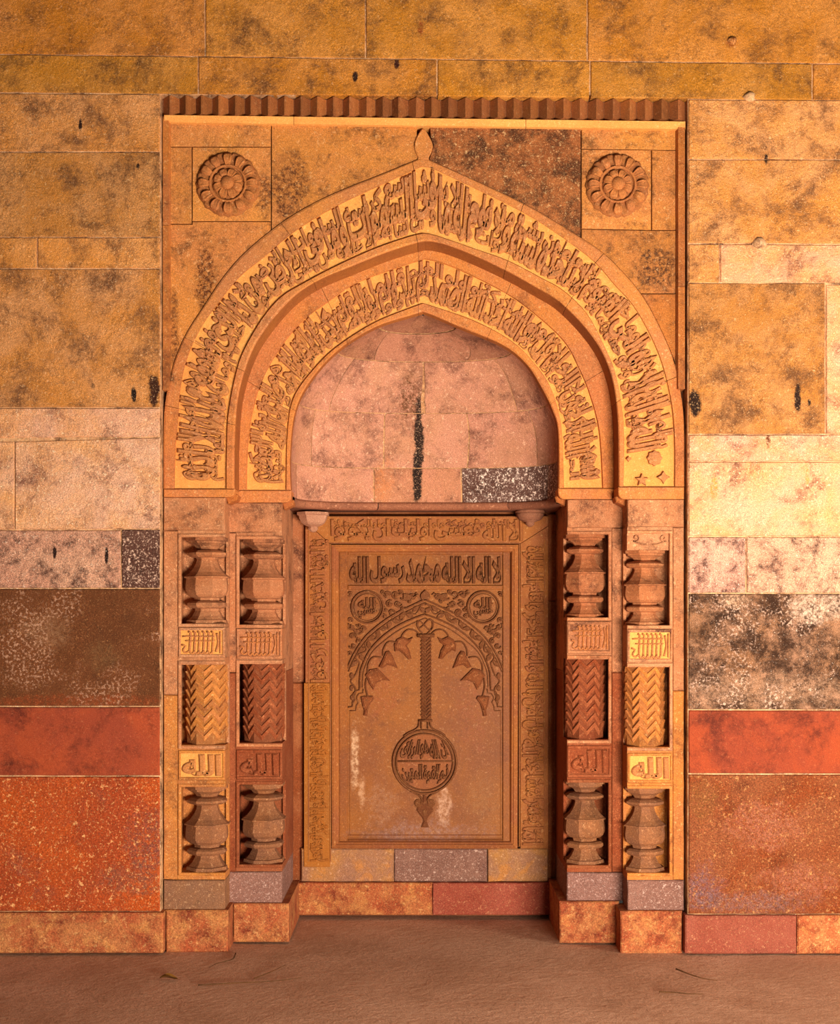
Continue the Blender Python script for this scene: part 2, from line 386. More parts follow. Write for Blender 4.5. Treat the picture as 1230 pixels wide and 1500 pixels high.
# ---------------------------------------------------------------- floor
def build_floor():
    nx, ny = 60, 46
    x0, x1, y0, y1 = -6.0, 6.0, -9.0, 1.0
    v = []; f = []
    for j in range(ny + 1):
        for i in range(nx + 1):
            x = x0 + (x1 - x0) * i / nx; y = y0 + (y1 - y0) * j / ny
            z = noise.noise((x * 1.3, y * 2.2, 0)) * 0.006 - 0.006
            v.append((x, y, z))
    for j in range(ny):
        for i in range(nx):
            a = j * (nx + 1) + i; f.append((a, a + 1, a + nx + 2, a + nx + 1))
    o = obj('floor', v, f, mt['floor'], smooth=True)
    return tag(o, 'dusty brown stone floor before the niche', kind='structure')
build_floor()

# ---------------------------------------------------------------- wall of hewn blocks
def build_wall():
    b = MB()
    def pb(px0, py0, px1, py1, y0, y1):
        p = P(px0, py0, 0); q = P(px1, py1, 0); b.box(p[0], q[0], y0, y1, q[2], p[2])
    pb(-760, -420, 234.5, 1396, .009, .95); pb(1007.5, -420, 1980, 1396, .009, .95); pb(234.5, -420, 1007.5, 138, .009, .95)
    w = b.build('wall_back', mt['mortar'])
    tag(w, 'wall of large weathered sandstone blocks around the niche', kind='structure')
    def s(q, m, tint=(1, 1, 1), rough=.004, name='stone_block'):
        if len(q) == 4 and not isinstance(q[0], tuple): q = rect(*q)
        t = [c * random.uniform(.96, 1.04) for c in tint]
        block(name, q, 0.0, .06, mt[m], w, t, rough, 1.0, 1.2)
    LX = -760; RX = 1980; L = 234.5; RR = 1007.5
    def hy(x, a, b): return a + (b - a) * (x - 21) / 1209        # joints that drift across the wall
    # over the niche
    for x0, x1 in [(LX, -200), (-200, 420), (420, 980), (980, RX)]: s((x0, -420, x1, -119), 'ochre')
    for x0, x1, m, t in [(LX, -120, 'ochre', (1, 1, 1)), (-120, 300, 'ochre', (.98, .97, .95)), (300, 535, 'ochre', (1.03, 1.02, 1)), (535, 860, 'ochre', (1.03, 1, .98)), (860, 1270, 'ochre', (1.02, 1, .96)), (1270, RX, 'ochre', (1.02, 1, .98))]:
        s([(x0, -118), (x1, -118), (x1, hy(x1, 79, 93)), (x0, hy(x0, 79, 93))], m, t)
    for x0, x1, t in [(LX, -60, (.95, .95, .95)), (-60, 290, (.96, .95, .9)), (290, 640, (.98, .97, .95)), (640, 864, (1.0, .97, .9)), (864, 1190, (.97, .93, .88)), (1190, RX, (1, .97, .92))]:
        ya = lambda x: hy(x, 79, 93)
        yb = lambda x: hy(x, 135, 147) if (x < 235 or x > 1007) else hy(x, 135, 147) 
        s([(x0, ya(x0)), (x1, ya(x1)), (x1, yb(x1)), (x0, yb(x0))], 'ochre', t)
    # left of the niche
    s([(LX, 132), (L, 137), (L, 222), (LX, 220)], 'tan', (1.02, .98, .92))
    s((LX, 222, L, 347), 'tan', (.86, .82, .80))
    s((54, 347, L, 393), 'tan', (1.08, 1.0, .92)); s((LX, 347, 54, 393), 'tan', (1.04, .96, .88))
    s((LX, 393, L, 597), 'tan', (.97, .93, .93))
    s([(LX, 597), (L, 597), (L, 640), (LX, 648)], 'pink', (1.02, .98, .95))
    s([(21, 646), (L, 640), (L, 775), (21, 776)], 'pink', (1.02, 1, 1)); s([(LX, 648), (21, 646), (21, 776), (LX, 777)], 'pink', (.98, .96, .94))
    s((LX, 776, 177, 862), 'salt', (.92, .86, .82)); s((177, 775, L, 862), 'domedark', (.75, .62, .55))
    s((LX, 862, L, 1035), 'soot')
    s((LX, 1035, L, 1137), 'red', (.98, .95, .95))
    s((LX, 1137, L, 1336), 'redrough', (1, 1, 1), .005)
    # right of the niche
    s([(RR, 145), (RX, 150), (RX, 234), (RR, 233)], 'tan', (1.1, 1.05, 1.0))
    s([(RR, 233), (RX, 234), (RX, 360), (RR, 356)], 'tan', (1.08, 1.02, 1.0))
    s((RR, 357, 1054, 414), 'tan', (1.12, 1.05, 1.0)); s([(1054, 357), (RX, 360), (RX, 416), (1054, 414)], 'pink', (1.08, 1.02, .92))
    s((RR, 414, 1209, 636), 'tan', (.86, .78, .72)); s((1209, 416, RX, 636), 'pink', (1.08, 1.04, .94))
    s((RR, 636, RX, 676), 'pink', (1.05, 1.0, .97))
    s((RR, 676, RX, 786), 'pink', (1.08, 1.03, 1.0))
    s((RR, 786, 1093, 869), 'salt'); s((1093, 786, RX, 869), 'salt', (1.06, 1.03, 1.0))
    s((RR, 869, RX, 1040), 'flaked')
    s((RR, 1040, RX, 1134), 'red', (.84, .78, .72))
    s((RR, 1134, RX, 1340), 'redpink', (.74, .68, .66), .005)
    # plinth course, standing a little proud
    def pl(x0, y0, x1, y1, m, t=(1, 1, 1)):
        block('plinth_stone', rect(x0, y0, x1, y1), -.022, .08, mt[m], w, t, .004, .5, 2.0)
    pl(LX, 1337, 239, 1397, 'plinth', (.92, .84, .8)); pl(1003, 1341, 1167, 1398, 'plinthred', (.72, .66, .66)); pl(1167, 1341, RX, 1398, 'plinth', (1.02, .96, .9))
    # iron stub and lime patch left in the wall
    for (px, py, r, m) in [(1072, 60, 7, 'tan'), (1112, 356, 11, 'mortar'), (1098, 142, 9, 'mortar')]:
        v = []; n = 10
        for k, (rr, d) in enumerate([(1, .0), (.8, -.014), (.4, -.02)]):
            for i in range(n):
                a = 2 * math.pi * i / n; q = P(px + r * rr * math.cos(a) * (1 + .2 * math.sin(3 * a + px)), py + r * rr * .8 * math.sin(a), 0); v.append((q[0], d, q[2]))
        f = [(k * n + i, k * n + (i + 1) % n, (k + 1) * n + (i + 1) % n, (k + 1) * n + i) for k in range(2) for i in range(n)] + [tuple(2 * n + i for i in range(n))]
        obj('lime_lump' if m == 'mortar' else 'stone_stub', v, f, mt[m], w, True)
    return w
wall = build_wall()

# ---------------------------------------------------------------- arch curves, measured bottom left > apex > bottom right
def curve(left, apex, right, n=61):
    """both halves resampled to n points, joined at the apex"""
    a = catmull(left + [apex], n); b = catmull([apex] + right[::-1], n)
    return a + b[1:]
O_EXT = curve([(239.5, 716), (239.5, 640), (241, 600), (246, 568), (257.6, 524), (274.6, 486), (298.5, 449), (325.8, 408), (358, 371), (410, 328), (461, 297), (512, 274), (563.5, 253.6), (606, 236)], (620, 230),
              [(1002, 713), (1002, 640), (1000, 600), (994.5, 565), (985.8, 527), (968.7, 486), (941.4, 435), (907, 394), (875, 365), (805, 320), (754, 292), (677, 256), (634, 237)])
O_FO = curve([(256, 716), (257, 660), (261, 616), (264.5, 568), (274.6, 524), (293, 483), (319, 445), (353, 404), (387, 377), (424, 345), (470, 315), (520, 289), (568, 267), (604, 250)], (622, 243),
             [(988, 713), (988, 650), (984, 596), (972, 541), (955, 497), (928, 449), (900, 418), (866, 380), (800, 332), (750, 303), (676, 267), (640, 250)])
O_FI = curve([(331, 716), (331.5, 660), (334, 606), (345, 548), (356.6, 513.6), (384, 466), (411, 435), (442, 416), (493, 389), (548, 364), (600, 346)], (622.5, 341),
             [(913, 713), (914, 647), (911, 599), (900.5, 544), (883, 503), (859.5, 459), (825, 425), (795, 408), (745, 382), (700, 366), (645, 347)])
O_INT = curve([(343.6, 716), (344.2, 643), (349.7, 578.5), (366.8, 520.5), (390.7, 479.5), (428, 437), (466, 411), (513.6, 391), (561, 372), (600, 359)], (625, 353),
              [(905.5, 713), (905, 640), (903, 599), (896, 555), (880, 513.6), (853, 476), (818.5, 442), (791, 425), (743, 398), (690, 373), (650, 358)])
I_FO = curve([(361.7, 718), (363.4, 657), (370, 606), (384, 558), (411, 510), (445, 469), (479.5, 443.6), (520.5, 416), (578.5, 394)], (622, 380),
             [(881.7, 715), (876.6, 633), (863, 578.5), (846, 537.5), (825, 500), (781, 459), (736.6, 428), (661, 391)])
I_FI = curve([(419, 718), (421, 633), (430, 582), (459, 541), (493, 508), (548, 472.7), (603, 450)], (620, 444),
             [(826, 715), (823.6, 643), (818.5, 606), (805, 565), (784, 534), (750, 500), (695.6, 470), (636, 449)])
I_INT = curve([(426, 718), (425, 667), (431.7, 606), (452, 561.5), (493, 515), (548, 480), (599, 463)], (619.5, 457),
              [(817.5, 715), (817, 633), (808, 599), (791, 565), (771, 534), (736.6, 506), (668, 477), (636, 463)])
I_EXT = [(a[0] + (a[0] - b[0]) * .75, a[1] + (a[1] - b[1]) * .75) for a, b in zip(I_FO, I_FI)]

# ---------------------------------------------------------------- dogtooth cornice
def cornice():
    e = empty('dogtooth_cornice', P(620, 160, .06))
    tag(e, 'dark dogtooth cornice of angled stone teeth above the rectangular frame', 'cornice')
    n = 32; x0, x1 = 236.0, 1007.0
    lt = lambda x: 138 + (x - 236) / 771 * 6.5
    lb = lambda x: 166 + (x - 236) / 771 * 8.5
    b = MB()                                             # bed stones behind the teeth
    v, f = prism_data([(236, 137), (1007, 143.5), (1007, 178), (236, 169)], .05, .2, .5); b.add(v, f)
    b.build('cornice_bed', mt['grime'], e, tint=(.6, .5, .45))
    for i in range(n):
        a = x0 + (x1 - x0) * i / n; c = x0 + (x1 - x0) * (i + 1) / n; m = (a + c) / 2 + random.uniform(-1, 1)
        yt, yb = lt(m), lb(m) + random.uniform(-.8, .8)
        zt = P(m, yt + .5, .0)[2]; zb = P(m, yb, .0)[2]
        xa = P(a, yt, 0)[0] + .001; xc = P(c, yt, 0)[0] - .001; xm = P(m, yt, 0)[0]
        yr = .004 + random.uniform(-.002, .004); yv = .05
        v = []
        for z in (zt, zb):
            v += [(xa, yv, z), (xm - .004, yr, z), (xm + .004, yr, z), (xc, yv, z), (xc, .08, z), (xa, .08, z)]
        f = [(0, 5, 4, 3, 2, 1), (6, 7, 8, 9, 10, 11)] + [(k, (k + 1) % 6, 6 + (k + 1) % 6, 6 + k) for k in range(6)]
        t = random.uniform(.5, .8)
        obj('cornice_tooth', v, f, mt['letter'], e, tint=(t, t * .84, t * .68))
    # splayed fascia under the teeth, bright from below
    for x0, x1 in [(240, 430), (430, 770), (770, 1004)]:
        ya = lambda x: 168.5 + (x - 240) / 764 * 9.5
        yb = lambda x: 180.0 + (x - 240) / 764 * 10.0
        g = .4
        v = [P(x0 + g, ya(x0), .012), P(x1 - g, ya(x1), .012), P(x1 - g, yb(x1) - 1, .04), P(x0 + g, yb(x0) - 1, .04), P(x0 + g, yb(x0), .046), P(x1 - g, yb(x1), .046)]
        v += [(p[0], .14, p[2]) for p in v]
        f = [(0, 3, 2, 1), (3, 4, 5, 2), (4, 10, 11, 5), (0, 1, 7, 6), (0, 6, 9, 3), (3, 9, 10, 4), (1, 2, 8, 7), (2, 5, 11, 8)]
        obj('fascia_stone', v, f, mt['gold'], e, tint=(.97, .92, .88))
cornice()

# ---------------------------------------------------------------- frame strips beside the spandrels
def frame_strips():
    e = empty('trim_1', P(620, 560, .06)); tag(e, 'narrow stone fillet framing the spandrels on both sides', kind='structure')
    for segs, xa, xb, side in [(((170, 330), (330, 572)), 238.5, 249.5, 1), (((180, 240), (240, 420), (420, 570)), 1003.0, 990.0, -1)]:
        for y0, y1 in segs:
            w = xb - xa
            v = []
            for y in (y0 + .4, y1 - .4):
                v += [P(xa, y, .035), P(xa + w * .75, y, .032), P(xb, y, .055), (P(xb, y, .055)[0], .14, P(xb, y, .055)[2]), (P(xa, y, .035)[0], .14, P(xa, y, .035)[2])]
            f = [(0, 1, 2, 3, 4)[::side], (5, 6, 7, 8, 9)[::-side]] + [(k, 5 + k, 5 + (k + 1) % 5, (k + 1) % 5)[::side] for k in range(5)]
            obj('moulding_strip', v, f, mt['pierochre'], e, tint=(1, .95, .9) if side > 0 else (.9, .82, .78))
    return e
trim = frame_strips()

# ---------------------------------------------------------------- spandrels: slabs cut to the arch
def ext_between(xa, xb):
    """points of the outer extrados between two x, left to right"""
    return [p for p in O_EXT if xa < p[0] < xb]
def ext_y(x):
    for a, b in zip(O_EXT, O_EXT[1:]):
        if a[0] <= x <= b[0] and b[0] > a[0]: return a[1] + (b[1] - a[1]) * (x - a[0]) / (b[0] - a[0])
def ext_x(y, right):
    pts = O_EXT[60:] if right else O_EXT[:61]
    for a, b in zip(pts, pts[1:]):
        if min(a[1], b[1]) <= y <= max(a[1], b[1]) and a[1] != b[1]: return a[0] + (b[0] - a[0]) * (y - a[1]) / (b[1] - a[1])
def spandrels():
    YS = .062
    g = .75
    L = empty('spandrel', P(320, 300, YS)); tag(L, 'carved spandrel of ochre slabs left of the arch point, around a rosette', 'spandrel')
    Rr = empty('spandrel', P(920, 300, YS)); tag(Rr, 'dark-stained spandrel of slabs right of the arch point, around a rosette', 'spandrel')
    def sl(pts, parent, tint, m='arch2'):
        prism('stone_slab', offset_poly(pts, g), YS, .08, mt[m], parent, .7, .002, tint)
    mt['arch2'] = stone('spandrel_ochre_stone', '#cb8640', '#c47f48', dark='#5e3a20', dark_amt=.55, dark_scale=5, light='#f4c48c', speck=.4, grain=.32, bump=.5, spots=[(300, 410, 16, 64, '#56290f', 1.15), (388, 285, 14, 44, '#5e341c', 1.0), (425, 280, 34, 60, '#5a301a', 1.0), (255, 480, 8, 70, '#5a2e14', .9), (960, 390, 40, 40, '#4a2a1a', 1.0), (870, 250, 24, 30, '#5a341e', .8)], spotY=.06)
    mt['archdk'] = stone('spandrel_dark_crusted_stone', '#a8683a', '#94562e', dark='#4e2c18', dark_amt=.85, dark_scale=6, light='#f2c890', speck=.5, grain=.35, bump=.6)
    core = [(237, 178), (1006, 186), (1006, 610)] + [p for p in reversed(O_FO) if p[1] < 610] + [(237, 610)]
    prism('rubble_core', core, .12, .05, mt['grime'], trim, .2, .001, (.5, .42, .36))
    sl(rect(248, 180, 397, 215), L, (1.02, 1, .95)); sl(rect(248, 215, 281, 328), L, (.95, .9, .86))
    sl(rect(281, 215, 397, 324), L, (1.06, 1.02, .95))
    yA = ext_y(397)
    low = [(248, 328), (281, 328), (281, 324), (ext_x(330, False) if False else 397, 324), (397, ext_y(397))] + [p for p in reversed(O_EXT[:61]) if 250 < p[0] < 396] + [(248, 562)]
    sl(low, L, (1.0, .92, .86))
    sl([(397, 182), (611, 186), (611, 200), (606.5, 212), (610, 224), (614, 231)] + list(reversed(ext_between(398, 611))) + [(397, yA)], L, (.95, .9, .82))
    sl([(629, 186), (851, 187), (851, ext_y(851))] + list(reversed(ext_between(630, 850))) + [(628, 233), (631, 224), (634, 212), (630, 200)], Rr, (1, .95, .9), 'archdk')
    sl([(851, 187), (990, 190), (990, 220), (851, 218)], Rr, (1.0, .96, .86))
    sl([(851, 218), (954, 219), (954, 337), (851, 335)], Rr, (1.05, .98, .9)); sl([(954, 219), (990, 220), (990, 337), (954, 337)], Rr, (.88, .8, .74))
    xq = ext_x(430, True)
    sl([(851, 335), (954, 337), (990, 337), (990, 430), (xq, 430)] + [p for p in reversed(O_EXT[60:]) if p[1] < 429 and p[0] > 851] + [(851, ext_y(851))], Rr, (.8, .72, .68))
    sl([(xq, 430), (990, 430), (990, 556)] + [p for p in reversed(O_EXT[60:]) if 431 < p[1] < 548], Rr, (.72, .58, .48))
spandrels()

# ---------------------------------------------------------------- lotus rosettes on the spandrels
def rosette(cx, cy, r, label, tint):
    YS = .062
    e = empty('lotus_rosette', P(cx, cy, YS)); tag(e, label, 'rosette', 'lotus rosettes in the spandrels')
    k = M(YS); c = P(cx, cy, YS)
    def petal(name, r0, r1, w, h0, hm, a, m='letter', t=1.0):
        nu, nv = 10, 12; v = []
        for i in range(nu + 1):
            u = i / nu
            ww = w * (0.42 + .58 * math.sin(min(u * 1.25, 1) * math.pi / 2)) * (1 if u < .7 else math.sqrt(max(0, 1 - ((u - .7) / .3) ** 2 * .96)))
            rad = r0 + (r1 - r0) * u
            for j in range(nv + 1):
                s = -1 + 2 * j / nv
                hh = h0 + hm * math.sin(math.pi * (.08 + .84 * u)) - abs(s) ** 2 * .004
                if .62 < abs(s) < .9 or (.78 < u < .95 and abs(s) < .9): hh += .0055          # raised rim
                if abs(s) > .99 or u > .99: hh -= .006
                x = rad * math.sin(a) + s * ww * math.cos(a); z = rad * math.cos(a) - s * ww * math.sin(a)
                v.append((c[0] + x * k, YS - hh, c[2] + z * k))
        f = [(i * (nv + 1) + j, i * (nv + 1) + j + 1, (i + 1) * (nv + 1) + j + 1, (i + 1) * (nv + 1) + j) for i in range(nu) for j in range(nv)]
        obj(name, v, f, mt[m], e, True, (tint[0] * t, tint[1] * t, tint[2] * t))
    # back disc
    v = []; n = 40
    prof = [(1.0, 0.002), (.985, .012), (.85, .018), (.58, .018), (.52, .02), (.45, .006), (0.1, .006)]
    for rr, h in prof:
        for i in range(n):
            a = 2 * math.pi * i / n; q = 1 + (.03 * math.cos(16 * a) if rr > .9 else 0)
            v.append((c[0] + r * rr * q * math.sin(a) * k, YS - h, c[2] + r * rr * q * math.cos(a) * k))
    f = [(a * n + i, a * n + (i + 1) % n, (a + 1) * n + (i + 1) % n, (a + 1) * n + i) for a in range(len(prof) - 1) for i in range(n)] + [tuple((len(prof) - 1) * n + i for i in range(n))]
    obj('disc', v, f, mt['letter'], e, True, tuple(t * .8 for t in tint))
    for i in range(12): petal('outer_petal', r * .56, r * 1.02, r * .13, .006, .014, 2 * math.pi * (i + .5) / 12, t=.8)
    for i in range(12): petal('front_petal', r * .54, r * .96, r * .145, .014, .026, 2 * math.pi * i / 12)
    # rope ring
    R0, rt = r * .56, r * .045; v = []; n = 40; m = 8
    for i in range(n):
        a = 2 * math.pi * i / n
        for j in range(m):
            b = 2 * math.pi * j / m
            q = R0 + rt * math.cos(b); v.append((c[0] + q * math.sin(a) * k, YS - .024 - rt * math.sin(b) * k, c[2] + q * math.cos(a) * k))
    f = [(i * m + j, ((i + 1) % n) * m + j, ((i + 1) % n) * m + (j + 1) % m, i * m + (j + 1) % m) for i in range(n) for j in range(m)]
    obj('ring', v, f, mt['letter'], e, True, tint)
    for i in range(8): petal('inner_back_petal', r * .12, r * .5, r * .10, .008, .018, 2 * math.pi * i / 8, t=.8)
    for i in range(8): petal('inner_petal', r * .1, r * .49, r * .135, .016, .026, 2 * math.pi * (i + .5) / 8)
    v = []; n = 20
    pr = [(.22, .018), (.22, .034), (.19, .046), (.11, .052), (.03, .056)]
    for rr, h in pr:
        for i in range(n):
            a = 2 * math.pi * i / n; q = 1 + .04 * math.cos(8 * a)
            v.append((c[0] + r * rr * q * math.sin(a) * k, YS - h, c[2] + r * rr * q * math.cos(a) * k))
    f = [(a * n + i, a * n + (i + 1) % n, (a + 1) * n + (i + 1) % n, (a + 1) * n + i) for a in range(len(pr) - 1) for i in range(n)] + [tuple((len(pr) - 1) * n + i for i in range(n))]
    obj('boss', v, f, mt['letter'], e, True, tint)
rosette(334.5, 271, 46.5, 'round lotus rosette on the paler left spandrel', (.95, .86, .72))
rosette(903.5, 272.5, 46, 'round lotus rosette on the darker right spandrel', (.95, .86, .74))

# ---------------------------------------------------------------- arches
def lerp2(a, b, t): return (a[0] + (b[0] - a[0]) * t, a[1] + (b[1] - a[1]) * t)
def samp(C, s):
    """point of a curve list at s in 0..1 (even per half)"""
    x = s * (len(C) - 1); i = min(int(x), len(C) - 2); return lerp2(C[i], C[i + 1], x - i)
def arch_band(e, ext, fo, fi, intr, Y, Yback, joints, mats, sunk=.020, soft_round=.014):
    """voussoirs between the joints: flat border, sunk field, flat border, soffit"""
    prof = lambda s: [(samp(ext, s), Yback), (samp(ext, s), Y + .004), (lerp2(samp(ext, s), samp(fo, s), .12), Y), (lerp2(samp(ext, s), samp(fo, s), .96), Y), (samp(fo, s), Y + sunk),
                      (samp(fi, s), Y + sunk), (lerp2(samp(fi, s), samp(intr, s), .06), Y), (lerp2(samp(fi, s), samp(intr, s), .72), Y), (lerp2(samp(fi, s), samp(intr, s), .93), Y + soft_round * .4), (samp(intr, s), Y + soft_round), (samp(intr, s), Yback)]
    gap = .0003
    for a, b, t in joints:
        n = max(3, int((b - a) * 110)); v = []; f = []
        a2, b2 = a + gap, b - gap
        for i in range(n + 1):
            s = a2 + (b2 - a2) * i / n
            pr = prof(s)
            for (x, y), Yd in pr:
                q = P(x, y, min(Yd, Y + .03) if Yd != Yback else Y)     # the soffit runs straight back
                v.append((q[0], Yd, q[2]))
        K = 11
        fl = {}
        faces_field = []
        for i in range(n):
            for k in range(K - 1):
                q = (i * K + k, (i + 1) * K + k, (i + 1) * K + k + 1, i * K + k + 1)
                f.append(q)
                if k == 4: faces_field.append((len(f) - 1, 1))
                if k == 9: faces_field.append((len(f) - 1, 2))
        f.append(tuple(range(K))); f.append(tuple(n * K + k for k in range(K))[::-1])
        o = obj('voussoir', v, f, mats[0], e, tint=t)
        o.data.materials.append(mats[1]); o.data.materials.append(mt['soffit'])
        if len(o.data.polygons) == len(f):
            for q, mi in faces_field: o.data.polygons[q].material_index = mi
def arch_text(e, fo, fi, words, Y, h, mat, s0=.012, s1=.988, lo=.05, hi=.96, upper=None, lower=None):
    """words run from the right foot up over the point and down the left leg, tops outward"""
    mid = [lerp2(a, b, .5) for a, b in zip(fo, fi)]
    cum = [0]
    for a, b in zip(mid, mid[1:]): cum.append(cum[-1] + math.hypot(b[0] - a[0], b[1] - a[1]))
    tot = cum[-1]
    def at(d):                                    # distance -> curve parameter
        d = min(max(d, 0), tot); lo_, hi_ = 0, len(cum) - 1
        while hi_ - lo_ > 1:
            m = (lo_ + hi_) // 2
            if cum[m] <= d: lo_ = m
            else: hi_ = m
        return (lo_ + (d - cum[lo_]) / max(cum[hi_] - cum[lo_], 1e-9)) / (len(cum) - 1)
    def run(ws, v0, v1, sp, h):
        W = sum(GLYPH[w][2] for w in ws) + sp * (len(ws) - 1)
        kx = tot * (s1 - s0) / W
        d = tot * s1                              # start at the right foot
        for w in ws:
            gw = GLYPH[w][2] * kx
            def fn(a, b, z, d=d, gw=gw):
                s = at(d - gw + a * gw)
                v = v0 + (v1 - v0) * b
                p = lerp2(samp(fi, s), samp(fo, s), v); q = P(p[0], p[1], Y)
                return (q[0], Y - z * h + .001, q[2])
            word_obj(w, fn, gw, mat, e)
            d -= gw + sp * kx
    run(words, lo, hi, .05, h)
    if upper: run(upper, .48, .98, .08, h * .84)
    if lower: run(lower, .03, .42, .08, h * .7)

KURSI = 'الله لا اله الا هو الحي القيوم لا تاخذه سنة ولا نوم له ما في السموات وما في الارض من ذا الذي يشفع عنده الا باذنه'.split()
KURSI2 = 'يعلم ما بين ايديهم وما خلفهم ولا يحيطون بشى من علمه الا بما شا وسع كرسيه السموات والارض ولا يوده حفظهما وهو العلي العظيم'.split()
INNER = 'بسم الله الرحمن الرحيم قل هو الله احد الله الصمد لم يلد ولم يولد ولم يكن له كفوا احد صدق الله العظيم'.split()
INNER2 = 'شهد الله انه لا اله الا هو والملايكة واولو العلم قايما بالقسط لا اله الا هو العزيز الحكيم'.split()
SIDE_R = 'انما يعمر مساجد الله من امن بالله واليوم الاخر واقام الصلوة'.split()
SIDE_T = 'الا الله فعسى اوليك ان يكونوا'.split()
SIDE_L = 'يا ايها الذين امنوا اركعوا واسجدوا واعبدوا ربكم وافعلوا الخير لعلكم'.split()
SHAHADA = 'لا اله الا الله* محمد رسول الله*'.split()
MED1 = 'ان الله* هو الرزاق'.split(); MED2 = 'ذو القوة المتين'.split()
load_words(KURSI + KURSI2 + INNER + INNER2 + SIDE_R + SIDE_T + SIDE_L + SHAHADA + MED1 + MED2 + ['حسبي', 'الله*'])

def outer_arch():
    e = empty('arch_band', P(620, 730, YF)); tag(e, 'broad outer pointed arch band carved with dense raised Arabic lettering', 'arch')
    J = [(0, .09, (.98, .86, .8)), (.09, .167, (.98, .9, .86)), (.167, .33, (1, 1, .98)), (.33, .487, (1.03, 1.02, .96)), (.487, .62, (1.0, .97, .92)), (.62, .722, (1.02, .98, .9)), (.722, .88, (1.0, .97, .95)), (.88, 1, (1.0, .88, .8))]
    arch_band(e, O_EXT, O_FO, O_FI, O_INT, YF, Y2, J, (mt['arch'], mt['gold']))
    arch_text(e, O_FO, O_FI, KURSI, YF + .020, .021, mt['letter'], s0=.01, s1=.955, upper=KURSI2, lower=KURSI2[::-1])
    # rosette and stars at the right foot
    Yg = YF + .020
    def rel(name, pts, h=.019): prism(name, pts, Yg - h, h + .002, mt['letter'], e, .8, .003)
    rel('carved_rosette', [(959 + (10.5 + .9 * math.cos(8 * a)) * math.cos(a), 671 + (10.5 + .9 * math.cos(8 * a)) * math.sin(a)) for a in [2 * math.pi * i / 32 for i in range(32)]])
    rel('carved_star', [(940.5 + (10 if i % 2 == 0 else 4.5) * math.sin(math.pi * i / 5), 703 - (10 if i % 2 == 0 else 4.5) * math.cos(math.pi * i / 5)) for i in range(10)])
    rel('carved_star', [(972 + (9.5 if i % 2 == 0 else 5) * math.sin(math.pi * i / 4), 699 - (9.5 if i % 2 == 0 else 5) * math.cos(math.pi * i / 4)) for i in range(8)])
    rel('carved_dot', [(921 + 4, 672), (921, 676), (917, 672), (921, 668)])
    # leaf-shaped finial on the point
    pts = catmull([(612, 233), (611.5, 229), (608, 221), (606.8, 211), (611, 199), (619.5, 188), (628, 199), (633.5, 211), (632, 221), (628, 229), (628, 234)], 30)
    prism('leaf_finial', pts, YF, .05, mt['arch'], e, 1.2, .004)
    return e
def inner_arch():
    e = empty('arch_band', P(620, 735, Y2)); tag(e, 'recessed inner pointed arch band of worn Arabic lettering framing the hood', 'arch')
    J = [(0, .16, (1.04, .92, .86)), (.16, .335, (.98, .9, .86)), (.335, .49, (1, .96, .92)), (.49, .64, (1, .94, .9)), (.64, .83, (1, .93, .88)), (.83, 1, (1.04, .9, .84))]
    arch_band(e, I_EXT, I_FO, I_FI, I_INT, Y2, Y2 + .05, J, (mt['arch'], mt['gold']), sunk=.017)
    arch_text(e, I_FO, I_FI, INNER, Y2 + .017, .018, mt['letter'], s0=.012, s1=.986, upper=INNER2, lower=INNER2[::-1])
    return e
def arch_feet(e, C, ybot, Y, Yb_, x_out, x_in, mat):
    for side in (0, 1):
        ye = (C[0] if side == 0 else C[-1])[1]; xo, xi = x_out[side], x_in[side]; d = 1 if side == 0 else -1; yb = ybot[side]
        r = 9
        pts = [(xo, ye + .3), (xi, ye + .3)] + [(xi - d * r * (1 - math.cos(a)), yb - r * (1 - math.sin(a))) for a in [math.pi / 2 * i / 6 for i in range(7)]] + [(xo, yb)]
        prism('foot_stone', pts, Y, Yb_ - Y, mat, e, 1.2, .004, (1.02, .92, .88))
        # bracket tucked under the rounded corner
        bp = [(xi - d * 14, yb - 1), (xi - d * 2, yb - 7), (xi + d * 5, yb - 3), (xi + d * 3, yb + 4), (xi - d * 10, yb + 10)]
        prism('corner_bracket', bp, Y + .05, Yb_ - Y - .05, mat, e, 1.5, .006, (.7, .55, .45))
oa = outer_arch(); ia = inner_arch()
arch_feet(oa, O_EXT, (728, 731), YF, Y2, (239.5, 1002), (343.6, 905.5), mt['arch'])
arch_feet(ia, I_FO, (736, 731), Y2, Y2 + .14, (325, 922), (426, 817.5), mt['arch'])

# ---------------------------------------------------------------- hood (half dome) of shaped stones
ZB, ZA = P(0, 729, Y2)[2], P(0, 456, Y2)[2]
def open_x(z, right):
    """world x of the inner arch opening at height z"""
    pts = I_INT[60:] if right else I_INT[:61][::-1]
    W = [P(x, y, Y2) for x, y in pts]
    for a, b in zip(W, W[1:]):
        if b[2] <= z <= a[2]: return a[0] + (b[0] - a[0]) * (a[2] - z) / max(a[2] - b[2], 1e-9)
    return W[-1][0] if z < W[-1][2] else W[0][0]
def hood_pt(u, z, out=0.0):
    """u -1..1 round the plan from left edge to right edge, out = push towards the back"""
    t = min(max((z - ZB) / (ZA - ZB), 0), .999)
    xl, xr = open_x(z, False), open_x(z, True)
    cx, hw = (xl + xr) / 2, (xr - xl) / 2 + .002 + out
    D = .35 * math.sqrt(1 - t ** 2.6) + out
    n = 3.4 - 1.3 * t
    a = math.pi / 2 * u
    sx = math.copysign(abs(math.sin(a)) ** (2 / n), a); cy = abs(math.cos(a)) ** (2 / n)
    return (cx + hw * sx, Y2 + .047 + D * cy, z)
